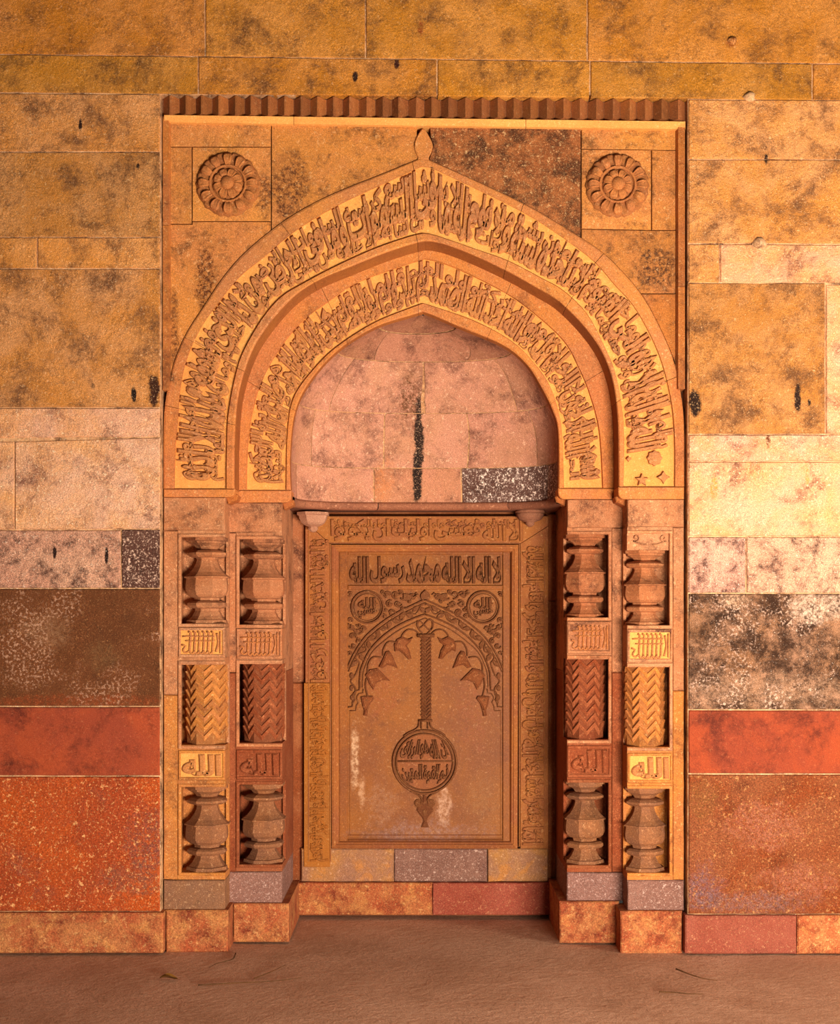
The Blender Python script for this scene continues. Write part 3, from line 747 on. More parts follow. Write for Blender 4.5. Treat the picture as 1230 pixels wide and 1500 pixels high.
def u_of(px, z, lo=-1.0, hi=1.0):
    """plan parameter whose point shows at photo x = px"""
    for _ in range(40):
        m = (lo + hi) / 2; p = hood_pt(m, z)
        x = p[0] / M(p[1]) + CX
        if x < px: lo = m
        else: hi = m
    return (lo + hi) / 2
def hood():
    e = empty('niche_hood', (P(620, 0, .5)[0], .5, ZB)); tag(e, 'rounded pink stone hood over the niche with a black drip stain', 'semi-dome')
    zc = [P(0, y, Y2)[2] for y in (729, 672, 588, 513, 476, 456.3)]
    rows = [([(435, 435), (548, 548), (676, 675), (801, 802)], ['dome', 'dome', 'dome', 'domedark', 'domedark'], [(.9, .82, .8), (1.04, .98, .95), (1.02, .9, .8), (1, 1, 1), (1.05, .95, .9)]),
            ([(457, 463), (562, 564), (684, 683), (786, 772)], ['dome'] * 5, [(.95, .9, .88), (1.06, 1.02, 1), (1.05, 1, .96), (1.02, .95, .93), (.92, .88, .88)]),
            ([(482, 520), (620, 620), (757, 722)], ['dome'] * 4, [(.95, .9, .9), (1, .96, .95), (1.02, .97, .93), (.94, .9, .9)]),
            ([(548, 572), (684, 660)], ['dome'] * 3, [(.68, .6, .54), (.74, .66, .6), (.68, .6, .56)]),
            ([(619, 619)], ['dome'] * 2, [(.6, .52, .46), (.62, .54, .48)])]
    # lime bed behind the stones
    v = []; n = 48; m = 60
    for j in range(m + 1):
        z = ZB + (ZA - ZB) * j / m
        for i in range(n + 1): v.append(hood_pt(-1 + 2 * i / n, z, .006 + .016 * (j / m) ** 6))
    f = [(j * (n + 1) + i, j * (n + 1) + i + 1, (j + 1) * (n + 1) + i + 1, (j + 1) * (n + 1) + i) for j in range(m) for i in range(n)]
    obj('lime_joint', v, f, mt['mortar'], e, True, (1, .92, .85))
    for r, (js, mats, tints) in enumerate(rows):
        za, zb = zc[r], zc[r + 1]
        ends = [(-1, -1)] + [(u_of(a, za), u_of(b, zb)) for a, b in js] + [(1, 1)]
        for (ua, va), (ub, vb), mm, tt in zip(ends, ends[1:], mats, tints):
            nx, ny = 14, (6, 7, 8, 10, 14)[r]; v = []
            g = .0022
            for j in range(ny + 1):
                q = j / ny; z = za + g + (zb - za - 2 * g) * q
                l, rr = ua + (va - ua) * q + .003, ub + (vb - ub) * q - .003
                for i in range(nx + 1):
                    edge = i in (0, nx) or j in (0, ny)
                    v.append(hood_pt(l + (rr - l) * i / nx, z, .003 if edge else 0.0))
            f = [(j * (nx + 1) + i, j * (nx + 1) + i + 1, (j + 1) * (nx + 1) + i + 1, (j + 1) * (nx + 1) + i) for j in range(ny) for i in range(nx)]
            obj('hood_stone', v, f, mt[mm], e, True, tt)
    # moulded ring at the foot of the hood, and the flat soffit under it
    prof = [(0.004, .022), (-.010, .018), (-.016, .008), (-.014, -.006), (-.004, -.018), (.03, -.020)]
    for ua, ub, tt in [(-1, -.72, (.95, .9, .85)), (-.72, -.12, (1, .92, .88)), (-.12, .34, (.95, .85, .78)), (.34, .75, (.62, .52, .48)), (.75, 1, (.8, .7, .62))]:
        v = []; n = 16
        for i in range(n + 1):
            u = ua + .002 + (ub - ua - .004) * i / n
            for o, dz in prof: p = hood_pt(u, ZB, o); v.append((p[0], p[1], ZB - .008 + dz))
        K = len(prof); f = [(i * K + k, i * K + k + 1, (i + 1) * K + k + 1, (i + 1) * K + k) for i in range(n) for k in range(K - 1)]
        obj('ring_stone', v, f, mt['ringdk'], e, True, tuple(c * 1.25 for c in tt))
    xl, xr = hood_pt(-1, ZB)[0] - .06, hood_pt(1, ZB)[0] + .06; n = 24
    v = [hood_pt(-1 + 2 * i / n, ZB, .02) for i in range(n + 1)]
    v = [(p[0], p[1], ZB - .027) for p in v] + [(xl + (xr - xl) * i / n, YB + .01, ZB - .027) for i in range(n + 1)]
    f = [(i, i + 1, n + 2 + i, n + 1 + i)[::-1] for i in range(n)]
    m = len(v); v += [(p[0], p[1], p[2] + .02) for p in v]; f += [(i + m, i + 1 + m, n + 2 + i + m, n + 1 + i + m) for i in range(n)]
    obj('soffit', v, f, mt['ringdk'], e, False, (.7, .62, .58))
hood()

# ---------------------------------------------------------------- niche walls: sides, back, sill and foot courses
def niche_walls():
    b = MB()
    xl, xr = P(412.5, 0, Y2)[0], P(830.5, 0, Y2)[0]
    zt = ZB - .008
    b.box(xl - .05, xr + .05, YB + .02, YB + .2, 0, zt)
    w = b.build('wall_niche', mt['nichered'], tint=(.9, .85, .8)); tag(w, 'flat back wall of the niche behind the carved slab', kind='structure')
    def s(x0, y0, x1, y1, Y, m, t=(1, 1, 1), name='stone_block'): block(name, rect(x0, y0, x1, y1), Y, YB + .03 - Y, mt[m], w, t, .003, .4, 1.2)
    s(424, 752, 447, 1000, YB, 'pierpink', (.85, .72, .66)); s(424, 1000, 445, 1292, YB, 'nichered')
    s(802, 752, 822, 880, YB, 'nichered', (1.1, 1.05, 1)); s(802, 880, 822, 1292, YB, 'nichered')
    s(441, 1243, 577, 1292, YB - .035, 'nichesill', (1, .95, .9)); s(577, 1243, 714, 1292, YB - .035, 'lilac', (.95, .9, .85)); s(714, 1243, 803, 1292, YB - .035, 'nichesill', (1.05, 1, .85))
    s(436, 1293, 633, 1341, YB - .06, 'plinth', (.85, .75, .68), 'plinth_stone'); s(633, 1293, 808, 1341, YB - .06, 'plinthred', (.8, .66, .66), 'plinth_stone')
niche_walls()

# ---------------------------------------------------------------- small corbels under the hood corners
def corbel(cx, cy, r, h, label, fluted):
    Y = YB - .11
    e = empty('corbel', P(cx, cy, Y)); tag(e, label, 'corbel', 'corbels under the hood')
    k = M(Y); c = P(cx, cy, Y); n = 32
    parts = [('cap', [(1.08, 0), (1.08, .13), (.98, .17)]), ('bell', [(.96, .17), (.93, .3), (.78, .52), (.6, .62)]), ('drop', [(.62, .62), (.5, .66), (.3, .72), (.34, .82), (.2, .95), (.04, 1.0)])]
    for name, prof in parts:
        v = []
        for rr, hh in prof:
            for i in range(n):
                a = 2 * math.pi * i / n
                q = rr * (1 + ((.10 if fluted else .0) * abs(math.cos(8 * a)) if name == 'bell' else 0))
                if not fluted: q *= 1 / max(abs(math.cos((a + math.pi / 8) % (math.pi / 4) - math.pi / 8)), .5)
                v.append((c[0] + r * q * k * math.sin(a), Y + r * q * k * math.cos(a), c[2] - hh * h * k))
        f = [(j * n + i, j * n + (i + 1) % n, (j + 1) * n + (i + 1) % n, (j + 1) * n + i) for j in range(len(prof) - 1) for i in range(n)] + [tuple(range(n))[::-1], tuple((len(prof) - 1) * n + i for i in range(n))]
        obj(name, v, f, mt['corbel'], e, fluted, (.9, .84, .8) if not fluted else (.55, .42, .36))
corbel(458.5, 751, 21, 29, 'small faceted pink corbel under the left corner of the hood', False)
corbel(776, 748, 20, 24, 'small dark fluted lotus corbel under the right corner of the hood', True)

# ---------------------------------------------------------------- pilasters: corner colonnettes of vases, lettered dies and chevron shafts
VASE = [(.00, 1.02), (.035, 1.02), (.04, .90), (.065, .88), (.07, .80), (.10, .60), (.135, .50), (.14, .62), (.15, .78), (.175, .96), (.20, .96), (.225, .78), (.23, .54), (.25, .50),
        (.29, .53), (.34, .62), (.40, .80), (.445, 1.02), (.452, 1.08), (.468, 1.08), (.474, .98), (.55, 1.02), (.61, 1.02), (.66, .94), (.69, .80), (.70, .62), (.735, .60),
        (.74, .80), (.76, .94), (.79, .96), (.815, .86), (.825, .58), (.855, .58), (.87, .62), (.91, .70), (.955, .86), (.96, .96), (1.0, 1.0)]
def oct_lathe(name, cx, cy, ap, ztop, zbot, prof, mat, parent, tint=None):
    """eight-sided turned form, flat facet to the front"""
    v = []; n = 8
    for t, r in prof:
        for i in range(n):
            a = 2 * math.pi * (i + .5) / n; rr = ap * r / math.cos(math.pi / n)
            v.append((cx + rr * math.sin(a), cy - rr * math.cos(a), ztop + (zbot - ztop) * t))
    f = [(j * n + i, j * n + (i + 1) % n, (j + 1) * n + (i + 1) % n, (j + 1) * n + i)[::-1] for j in range(len(prof) - 1) for i in range(n)]
    f += [tuple(range(n)), tuple((len(prof) - 1) * n + i for i in range(n))[::-1]]
    return obj(name, v, f, mat, parent, False, tint)
def pilaster(label, Yf, Yb_, xo, xi, xn, tops, plinth, mats, joint, volutes=False):
    """xo outer edge, xi arris edge, xn start of the corner notch (photo px at Yf); tops = y of each stage"""
    yt, f1a, f1b, d1b, f2a, f2b, d2a, d2b, f3a, f3b, base, foot = tops
    sg = 1 if xi > xo else -1
    k = M(Yf); X = lambda px: (px - CX) * k; Z = lambda py: CAMH - (py - HY) * k
    e = empty('pilaster', ((X(xo) + X(xi)) / 2, Yf, 0)); tag(e, label, 'pilaster', 'pilasters of the niche')
    fw = 4.5
    nd = min(.19, Yb_ - Yf)                       # depth of the corner notch
    def bx(b, xa, xb, y0, y1, pa, pb):
        x0, x1 = sorted((X(xa), X(xb))); b.box(x0, x1, y0, y1, Z(pb), Z(pa))
    def pstone(name, xa, xb, pa, pb, m, t, yb=Yb_, Y=Yf):
        a, c = sorted((xa, xb)); q = M(Y) / k
        # quad is in px of plane Yf: place on the plane as is
        block(name, rect(a, pa, c, pb), Y, yb - Y, mt[m], e, t, .0025, .3, 1.2)
    mU, mL, mB, tU, tL, tB = mats
    pstone('plain_stone', xo, xi, yt, f1a - 5, mU, tU)
    # strip beside the colonnette, in two stones, and the backing of the notch
    for pa, pb, m, t in [(f1a - 5, joint, mU, tU), (joint, f3b + 6, mL, tL)]:
        pstone('shaft_stone', xo, xn, pa, pb, m, t)
        b = MB()
        bx(b, xn, xi, Yf + nd - .012, max(Yb_, Yf + nd), pa + .3, pb - .3)
        b.build('notch_backing', mt[m], e, tint=t)
    pstone('base_stone', xo, xi, f3b + 6, base, mB, tB)
    # plinth, standing proud
    pa, pb, y0, y1 = plinth
    Yp = Yf - .022; 
    block('plinth_stone', rect(min(pa, pb), y0, max(pa, pb), y1), Yp, Yb_ - Yp, mt['plinth'], e, (.86, .76, .72), .003, .3, 2.0)
    # solid courses between the notches
    def die(pa, pb, m, t, kind):
        b = MB(); bx(b, xn, xi, Yf + .004, Yf + nd - .013, pa, pb)
        d = b.build('lettered_die', mt[m], e, tint=t)
        a, c = sorted((xn, xi)); a += 1; c -= 1.5; h = pb - pa
        i0, i1 = pa + h * .10, pb - h * .10
        v, f = prism_data([(a, pa + .5), (c, pa + .5), (c, pb - .5), (a, pb - .5)], Yf + .0045, .004, .3); 
        # raised rim of the die
        rim = MB()
        for r_ in [rect(a, pa + .5, c, i0), rect(a, i1, c, pb - .5), rect(a, i0, a + 3, i1), rect(c - 2, i0, c, i1)]:
            vv, ff = prism_data(r_, Yf - .004, .012, .6, .002); rim.add(vv, ff)
        rim.build('die_rim', mt[m], d, tint=t)
        v, f = prism_data(rect(a + 3, i0, c - 2, i1), Yf + .0035, .003, .1); obj('die_ground', v, f, mt['gold'] if m in ('pierochre', 'pierpink') and Yf < .1 else mt[m], d, tint=tuple(q * .97 for q in t))
        la, lc = a + 5, c - 3.5
        if kind == 'allah':
            def fn(u, w, z):
                q = P(la + (lc - la) * u, i1 - 1.5 - (i1 - i0 - 3) * w, Yf); return (q[0], Yf + .004 - z * .013, q[2])
            word_obj('الله*', fn, 1, mt['letter'] if m != 'pierred' else mt[m], d, 'carved_word').color = (*t, 1)
        else:
            W = lc - la; H = i1 - i0
            g = lambda u, w: (la + W * u, i0 + H * w)
            strokes = []
            n = 6
            for i in range(n):
                u = .20 + .115 * i
                strokes.append(([g(u - .03, .05), g(u + .02, .12), g(u + .01, .5), g(u, .84)], 3.4))
                if i < n - 1: strokes.append(([g(u, .84), g(u + .03, .95), g(u + .085, .95), g(u + .115, .84)], 3.0))
            strokes.append(([g(.88, .12), g(.92, .5), g(.86, .9)], 3.2)); strokes.append(([g(.97, .05), g(.97, .95)], 2.6))
            strokes.append(([g(.02, .25), g(.2, .24), g(.55, .25), g(.84, .24)], 2.4)); strokes.append(([g(.1, .43), g(.4, .44), g(.84, .43)], 2.2))
            strokes.append(([g(.2, .84), g(.1, .93), g(.03, .82), g(.1, .66), g(.0, .6)], 3.0))
            for q, wd in strokes:
                v, f = stroke_data(q, wd, Yf + .004, .010, seg=10); obj('carved_stroke', v, f, mt['letter'], d, True, t)
    die(f1b + 1, d1b, mU, tU, 'kufic'); die(d2a, d2b, mL, tL, 'allah')
    b = MB(); bx(b, xn, xi, Yf + .002, Yf + nd - .013, d1b + .3, f2a + fw + 1.2); b.build('course_band', mt[mU], e, tint=tU)
    b = MB(); bx(b, xn, xi, Yf + .002, Yf + nd - .013, f2b - fw - 1, d2a - .3); b.build('course_band', mt[mL], e, tint=tL)
    b = MB(); bx(b, xn, xi, Yf + .002, Yf + nd - .013, d2b + .3, f3a + fw); b.build('course_band', mt[mL], e, tint=tL)
    b = MB(); bx(b, xn, xi, Yf + .002, Yf + nd - .013, f3b - fw, f3b + 5.5); b.build('course_band', mt[mL], e, tint=tL)
    b = MB(); bx(b, xn, xi, Yf + .002, Yf + nd - .013, f1a - 5, f1a + fw); b.build('course_band', mt[mU], e, tint=tU)
    b = MB(); bx(b, xn, xi, Yf + .002, Yf + nd - .013, f1b - fw, f1b + .5); b.build('course_band', mt[mU], e, tint=tU)
    # raised frames round each stage, open at the arris, and their return on the jamb
    for pa, pb, m, t in [(f1a, f1b, mU, tU), (f2a, f2b, mU, tU), (f3a, f3b, mL, tL)]:
        o = [(xn, pa), (xi, pa), (xi, pa + fw), (xn + sg * fw, pa + fw), (xn + sg * fw, pb - fw), (xi, pb - fw), (xi, pb), (xn, pb)]
        fr = prism('panel_frame', o, Yf - .006, .02, mt[m], e, .9, .003, tuple(min(1.15, c * 1.06) for c in t))
        b = MB(); bx(b, xi - sg * 4.0, xi + sg * .3, Yf + nd - .035, Yf + nd - .005, pa + fw, pb - fw); b.build('jamb_return', mt[m], fr, tint=t)
    # colonnette
    na, nb = xn + sg * fw, xi
    ap = abs(nb - na) / 2 * k * .93; cx = (X(na) + X(nb)) / 2 + sg * .004; cy = Yf + ap * 1.04 + .004
    va, vb = f1a + fw, f1b - fw
    if volutes:                                    # scrolled bracket over this vase
        va = f1a + (f1b - f1a) * .2
        b = MB(); bx(b, xn - 0, xi, Yf + .010, Yf + nd - .013, f1a + fw, va); b.build('bracket_block', mt[mU], e, tint=tU)
        for cxs, d in ((.2, 1), (.86, -1)):
            qx = min(na, nb) + abs(nb - na) * cxs; qy = f1a + 11
            pts = [(qx + d * (1.2 + i * .33) * math.cos(i * .5 + 1.5), qy + (1.2 + i * .33) * math.sin(i * .5 + 1.5)) for i in range(15)] + [(qx + d * 10, qy + 10), (qx + d * 16, qy + 10)]
            v, f = stroke_data(pts, 2.4, Yf + .010, .010); obj('scroll', v, f, mt[mU], e, True, tU)
    oct_lathe('vase', cx, cy, ap, Z(va), Z(vb), VASE, mt[mU], e, tuple(c * q for c, q in zip(tU, (.84, .76, .70))))
    va, vb = f3a + fw, f3b - fw
    oct_lathe('vase', cx, cy, ap, Z(va), Z(vb), VASE, mt['grime'], e, (1.08, .88, .72))
    # chevron shaft
    va, vb = f2a + fw, f2b - fw
    sh = oct_lathe('chevron_shaft', cx, cy, ap * .94, Z(va), Z(vb), [(0, 1), (1, 1)], mt[mL], e, tuple(c * .72 for c in tL))
    n = 8; apx = ap * .94; cr = apx / math.cos(math.pi / n)
    pts = []                                       # plan points: facet edges and centres over the five facets in view
    for i in range(-5, 6):
        a = math.pi * i / n
        r = cr if i % 2 else apx
        pts.append((cx + r * math.sin(a), cy - r * math.cos(a), math.sin(a), -math.cos(a), i % 2))
    pitch = 13.6; amp = 6.5; y = va + amp + 2; 
    while y < vb - amp + 2:
        v = []
        for x, yy, nx, ny, odd in pts:
            yc = y + (-amp if odd else amp)
            for dz, d in ((-4.8, -.004), (-3.9, .009), (-2.6, .009), (3.2, .002), (4.6, -.004)):
                py = min(max(yc + dz, va + .3), vb - .3)
                v.append((x + nx * d, yy + ny * d, Z(py)))
        K = 5; m = len(pts)
        f = [(i * K + q, (i + 1) * K + q, (i + 1) * K + q + 1, i * K + q + 1)[::-1] for i in range(m - 1) for q in range(K - 1)]
        obj('chevron', v, f, mt[mL], sh, False, tL)
        y += pitch
    return e
PK, OC, RD, LI = 'pierpink', 'pierochre', 'pierred', 'lilac'
pilaster('pale outer pilaster left of the niche, bright ochre in its lower half', YF, Y2, 239.0, 329.5, 260.5, (728, 782, 918, 963, 968, 1097, 1099, 1143, 1148.5, 1283, 1333, 1395), (242.5, 334, 1333, 1395.5),
         (PK, OC, 'grime', (1, .95, .9), (1, .98, .92), (1.08, 1, .92)), 1018)
pilaster('reddish inner pilaster left of the niche, beside the carved slab', Y2, YB + .02, 331.0, 413.0, 345.5, (736, 785, 919.5, 965.5, 967, 1094, 1098, 1142, 1145, 1271, 1323, 1380), (341, 423, 1323.5, 1380.5),
         (PK, RD, LI, (.98, .88, .82), (1.15, 1.1, 1.05), (1, .95, .95)), 985)
pilaster('dark inner pilaster right of the niche, with deep brown chevrons', Y2, YB + .02, 916.0, 830.5, 895.5, (731, 778, 909, 957.5, 960, 1089, 1092, 1139, 1142, 1272, 1320, 1382), (907.0, 819.5, 1320.5, 1382),
         (PK, RD, LI, (.95, .82, .74), (1.2, 1.1, 1.0), (1, .95, .98)), 985)
pilaster('pale outer pilaster right of the niche, with a scrolled bracket over its upper vase', YF, Y2, 1002.0, 918.5, 985, (731, 777, 920.5, 970, 971.5, 1100, 1103, 1147, 1151, 1283.5, 1334, 1398), (999.5, 908.5, 1334.5, 1398.5),
         (PK, OC, LI, (1.02, .94, .86), (1.0, .93, .82), (1.0, .95, .93)), 1012, True)

# ---------------------------------------------------------------- carved slab at the back of the niche
def carved_slab():
    YS = YB - .045                                  # face of the lettered border
    YI = YB - .016                                  # sunk ground of the inner slab
    e = empty('carved_slab', P(622, 1243, YS)); tag(e, 'carved brown stone slab with arch, hanging medallion and lettered border in the niche', 'carved slab')
    # border stones
    for nm, q, m, t in [('border_stone', [(447, 756), (803, 756), (803, 770), (762, 796), (483, 796), (447, 764)], 'border', (1, .96, .9)),
                        ('border_stone', [(447, 764.6), (483, 796.6), (483, 1000), (447, 1000)], 'border', (1, .92, .86)), ('border_stone', rect(445, 1000.6, 483, 1270), 'borderlow', (1, 1, 1)),
                        ('border_stone', [(803, 770.6), (803, 1243), (762, 1243), (762, 796.6)], 'border', (.95, .9, .82))]:
        prism(nm, q, YS, .047, mt[m], e, .5, .002, t)
    # field edges of the border: thin raised fillets
    for q, w in [([(452, 778), (452, 1262)], 1.6), ([(797.5, 790), (797.5, 1240)], 1.6), ([(484, 757.5), (768, 757.5)], 1.6), ([(484, 797), (484, 1262)], 1.8), ([(760.5, 797), (760.5, 1240)], 1.8), ([(484, 795.5), (761, 795.5)], 1.8)]:
        v, f = stroke_data(q, w, YS, .005); obj('fillet', v, f, mt['border'], e)
    # stepped moulding between border and slab (mitred)
    O = [(485.5, 798), (759, 798), (757.5, 1243), (486, 1243)]
    for i in range(4):
        a, b = O[i], O[(i + 1) % 4]
        cx, cy = 622, 1020
        def inn(p, d): return (p[0] + (d if p[0] < cx else -d), p[1] + (d if p[1] < cy else -d))
        v = []
        prof = [(0, .032), (0, -.004), (3, -.008), (6, -.008), (6.5, -.001), (8.5, -.001), (9.5, .004), (11, .02), (11.5, .03)]
        for p in (a, b):
            for d, dy in prof:
                q = inn(p, d); w = P(q[0], q[1], YS); v.append((w[0], YS + dy, w[2]))
        K = len(prof); f = [(k, K + k, K + k + 1, k + 1) for k in range(K - 1)]
        obj('frame_moulding', v, f, mt['border'], e, tint=(1, .9, .82) if i != 2 else (.75, .62, .6))
    # inner slab: ground, stiles and rails
    body = prism('slab_ground', rect(494, 806, 749, 1236), YI, .02, mt['slab'], e, .3, .001)
    YR = YI - .015
    def rail(x0, y0, x1, y1, t=(1, .95, .9)): prism('slab_rail', rect(x0, y0, x1, y1), YR, .0155, mt['slab'], e, .6, .002, t)
    rail(497, 808.5, 509, 1233); rail(736.5, 808.5, 746.5, 1233); rail(509.4, 808.5, 736.2, 812.5); rail(509.4, 857.5, 736.2, 863.5)
    for k, y in enumerate((1223.5, 1228.5)):
        v, f = stroke_data([(509, y), (736.5, y)], 2.2, YI, .006); obj('base_fillet', v, f, mt['slab'], e, tint=(.85, .75, .75))
    prism('slab_rail', rect(509.4, 1230.5, 736.2, 1236), YR, .0155, mt['slab'], e, .6, .002, (.85, .75, .75))
    for pts in ([(512.5, 1041), (512.5, 1222)], [(733, 1041), (733, 1222)]):
        v, f = stroke_data(pts, 1.6, YI, .004); obj('edge_fillet', v, f, mt['slab'], e)
    def line_text(words, x0, x1, y0, y1, Y, h, mat, sp=.08, parent=e, rot=None, nm='carved_word', tint=None):
        """words right to left in a box; rot 'R': right strip, tops to the right, read upwards; 'L': left strip, tops to the left, read downwards"""
        W = sum(GLYPH[w][2] for w in words) + sp * (len(words) - 1)
        Lr = (x1 - x0) if rot is None else (y1 - y0)
        kx = Lr / W; d = Lr
        for w in words:
            gw = GLYPH[w][2] * kx
            def fn(u, v, z, d=d, gw=gw):
                s = d - gw + u * gw
                if rot is None: px, py = x0 + s, y1 - (y1 - y0) * v
                elif rot == 'R': px, py = x0 + (x1 - x0) * v, y0 + s
                else: px, py = x1 - (x1 - x0) * v, y1 - s
                q = P(px, py, Y); return (q[0], Y - z * h + .001, q[2])
            o = word_obj(w, fn, gw, mat, parent, nm)
            if tint: o.color = (*tint, 1)
            d -= gw + sp * kx
    bt = (.92, .86, .78)
    line_text(SIDE_R, 764, 796, 800, 1238, YS, .013, mt['border'], rot='R', tint=bt)
    line_text(SIDE_T, 484, 766, 760, 793, YS, .013, mt['border'], tint=bt)
    line_text(SIDE_L[:5], 454, 482, 790, 1000, YS, .013, mt['border'], rot='L', tint=bt)
    line_text(SIDE_L[5:], 454, 482, 1003, 1262, YS, .007, mt['borderlow'], rot='L', tint=bt)
    line_text(INNER2[:14], 781, 796, 800, 1238, YS, .009, mt['border'], rot='R', tint=bt); line_text(INNER2[6:], 455, 467, 790, 998, YS, .009, mt['border'], rot='L', tint=bt)
    line_text(INNER2[:11], 454, 467, 1003, 1262, YS, .009, mt['borderlow'], rot='L', tint=bt); line_text(INNER2[4:13], 488, 764, 761, 775, YS, .009, mt['border'], tint=bt)
    line_text(SHAHADA, 512, 734, 815, 855, YI, .018, mt['letterdk'], sp=.05)
    # ---- carved arch
    CXp = 622.7
    mir = lambda pts: [(2 * CXp - x, y) for x, y in pts]
    Z4 = lambda pts: [(500 + x / 4.92, 790 + y / 4.92) for x, y in pts]
    def ridge(nm, pts, w, h=.008, seg=None, closed=False, both=False, wend=None, m='letterdk', t=None):
        for q in ([pts, mir(pts)] if both else [pts]):
            v, f = stroke_data(q, w, YI, h * 1.7, closed, wend, seg); obj(nm, v, f, mt[m], e, True, t)
    def leaf(nm, pts, h=.009, both=True, seg=None, m='letterdk', t=None):
        if seg: pts = catmull(pts + [pts[0]], seg)[:-1]
        for q in ([pts, mir(pts)] if both else [pts]): prism(nm, q, YI - h * 1.6, h * 1.6 + .001, mt[m], e, 1.0, .004, t)
    AO = [(509, 979), (518, 959), (534.5, 934), (557, 914), (581, 898), (606, 886), (622.7, 878)]
    AI = [(527, 1005), (527.5, 992), (529.5, 979), (540.6, 954.6), (559, 934), (581, 918), (606, 906), (622.7, 900)]
    ridge('arch_line', AO, 2.6, .010, 34, both=True); ridge('arch_line', [(x + (1.5 if x < 600 else 0), y + 5) for x, y in AO], 1.6, .007, 34, both=True)
    ridge('arch_line', AI, 2.6, .010, 34, both=True); ridge('arch_line', [(x + 3.8, y + (2 if x < 545 else 5)) for x, y in AI[:-1]] + [(622.7, 905.5)], 1.5, .006, 34, both=True)
    st = [(527, 1005), (526.5, 1011), (521, 1012), (518, 1016), (517.5, 1020), (520, 1025), (517, 1030), (516.5, 1035), (509, 1036)]
    ridge('arch_step', st, 2.2, .009, both=True); ridge('arch_step', [(x + 5, y + 4) for x, y in st[:-1]] + [(521, 1041), (512.5, 1041)], 1.8, .006, both=True)
    # vine in the arch band
    a_, b_ = catmull(AO + [], 40), catmull(AI[2:], 40)
    vine = [lerp2(p, q, .5 + .24 * math.sin(i * .95)) for i, (p, q) in enumerate(zip(a_, b_))]
    vine = [(516, 1030), (521, 1010), (514, 998), (521, 988)] + vine[2:]
    ridge('vine', vine, 2.4, .007, 90, both=True)
    for i in range(2, 40, 3):
        c = lerp2(a_[i], b_[i], .5 - .16 * math.sin(i * .95)); ang = math.atan2(b_[i][1] - a_[i][1], b_[i][0] - a_[i][0]) + (.9 if i % 2 else -.9)
        pts = [(c[0] + (5.4 * math.cos(t) + 1.5 * math.cos(3 * t)) * math.cos(ang) - 3.8 * math.sin(t) * math.sin(ang), c[1] + (5.4 * math.cos(t) + 1.5 * math.cos(3 * t)) * math.sin(ang) + 3.8 * math.sin(t) * math.cos(ang)) for t in [2 * math.pi * k / 12 for k in range(12)]]
        leaf('vine_leaf', pts, .007)
    for c in [(515, 1008), (516, 1022), (515, 990)]: leaf('vine_leaf', circle_px(c[0], c[1], 3.2, 10, 4.6), .007)
    # point ornament and knot
    leaf('point_leaf', catmull([(622.7, 863.8), (629, 870), (629.5, 876), (625, 880), (620.4, 880), (616, 876), (616.4, 870), (622.7, 863.8)], 20)[:-1], .010, False)
    ridge('knot', [(622.7 + 11 * math.sin(t), 915 - 9 * math.sin(2 * t) * .7 - 2 * math.cos(t)) for t in [2 * math.pi * i / 36 for i in range(36)]], 2.2, .009, closed=True)
    ridge('knot', [(612, 909), (611, 917), (617, 926), (622.7, 930), (628.4, 926), (634.4, 917), (633.4, 909)], 2.2, .009, 24)
    # roundels
    for cx in (538.2, 707.6):
        ridge('roundel_ring', circle_px(cx, 889.5, 23.2, 40), 3.0, .011, closed=True)
        ridge('roundel_ring', circle_px(cx, 889.5, 19.6, 36), 1.2, .006, closed=True)
        line_text(['الله*'], cx - 14, cx + 12, 875, 892, YI, .015, mt['letterdk']); line_text(['حسبي'], cx - 14, cx + 14, 892, 906, YI, .015, mt['letterdk'])
        leaf('roundel_flower', [(cx + 11 + (4.2 if k % 2 == 0 else 2.2) * math.cos(math.pi * k / 5), 884 + (4.2 if k % 2 == 0 else 2.2) * math.sin(math.pi * k / 5)) for k in range(10)], .008, False)
    # scrolls of the little spandrels
    def scroll(x, y, r, a0, dr):
        pts = [(x + r * (1 - i / 17) * math.cos(a0 + dr * i * .42) * 1.1, y + r * (1 - i / 17) * math.sin(a0 + dr * i * .42)) for i in range(15)]
        ridge('scroll', pts, 2.6, .008, None, both=True)
        leaf('scroll_leaf', [(x + .2 + r * .55 * math.cos(t) * (1 + .3 * math.cos(3 * t)), y + r * .55 * math.sin(t) * (1 + .3 * math.cos(3 * t))) for t in [2 * math.pi * k / 12 for k in range(12)]], .009)
    for i, (x, y, r) in enumerate([(567, 872, 6.5), (580, 871, 6.5), (593, 873, 6.5), (604, 875, 5), (571, 885, 6), (583, 884, 6), (573, 897, 6.5), (563, 903, 4.5), (515, 918, 5.5), (524, 925, 6), (516, 932, 5.5), (533, 921, 5.5), (517, 946, 5), (524, 939, 4.5), (512.5, 871, 4), (561, 867, 3.5), (586, 866.5, 4), (599, 881, 4), (565, 893, 4), (590, 891, 4), (512.5, 908, 4), (513, 957, 3.5), (526, 916, 3.5)]):
        scroll(x, y, r, i * 1.3, 1 if i % 2 else -1)
    for pts in (Z4([(520, 400), (560, 400), (540, 380), (500, 420)]), Z4([(470, 390), (545, 410), (480, 440), (440, 430)]), Z4([(60, 620), (110, 650), (150, 640), (100, 680)])):
        leaf('scroll_leaf', pts, .008)
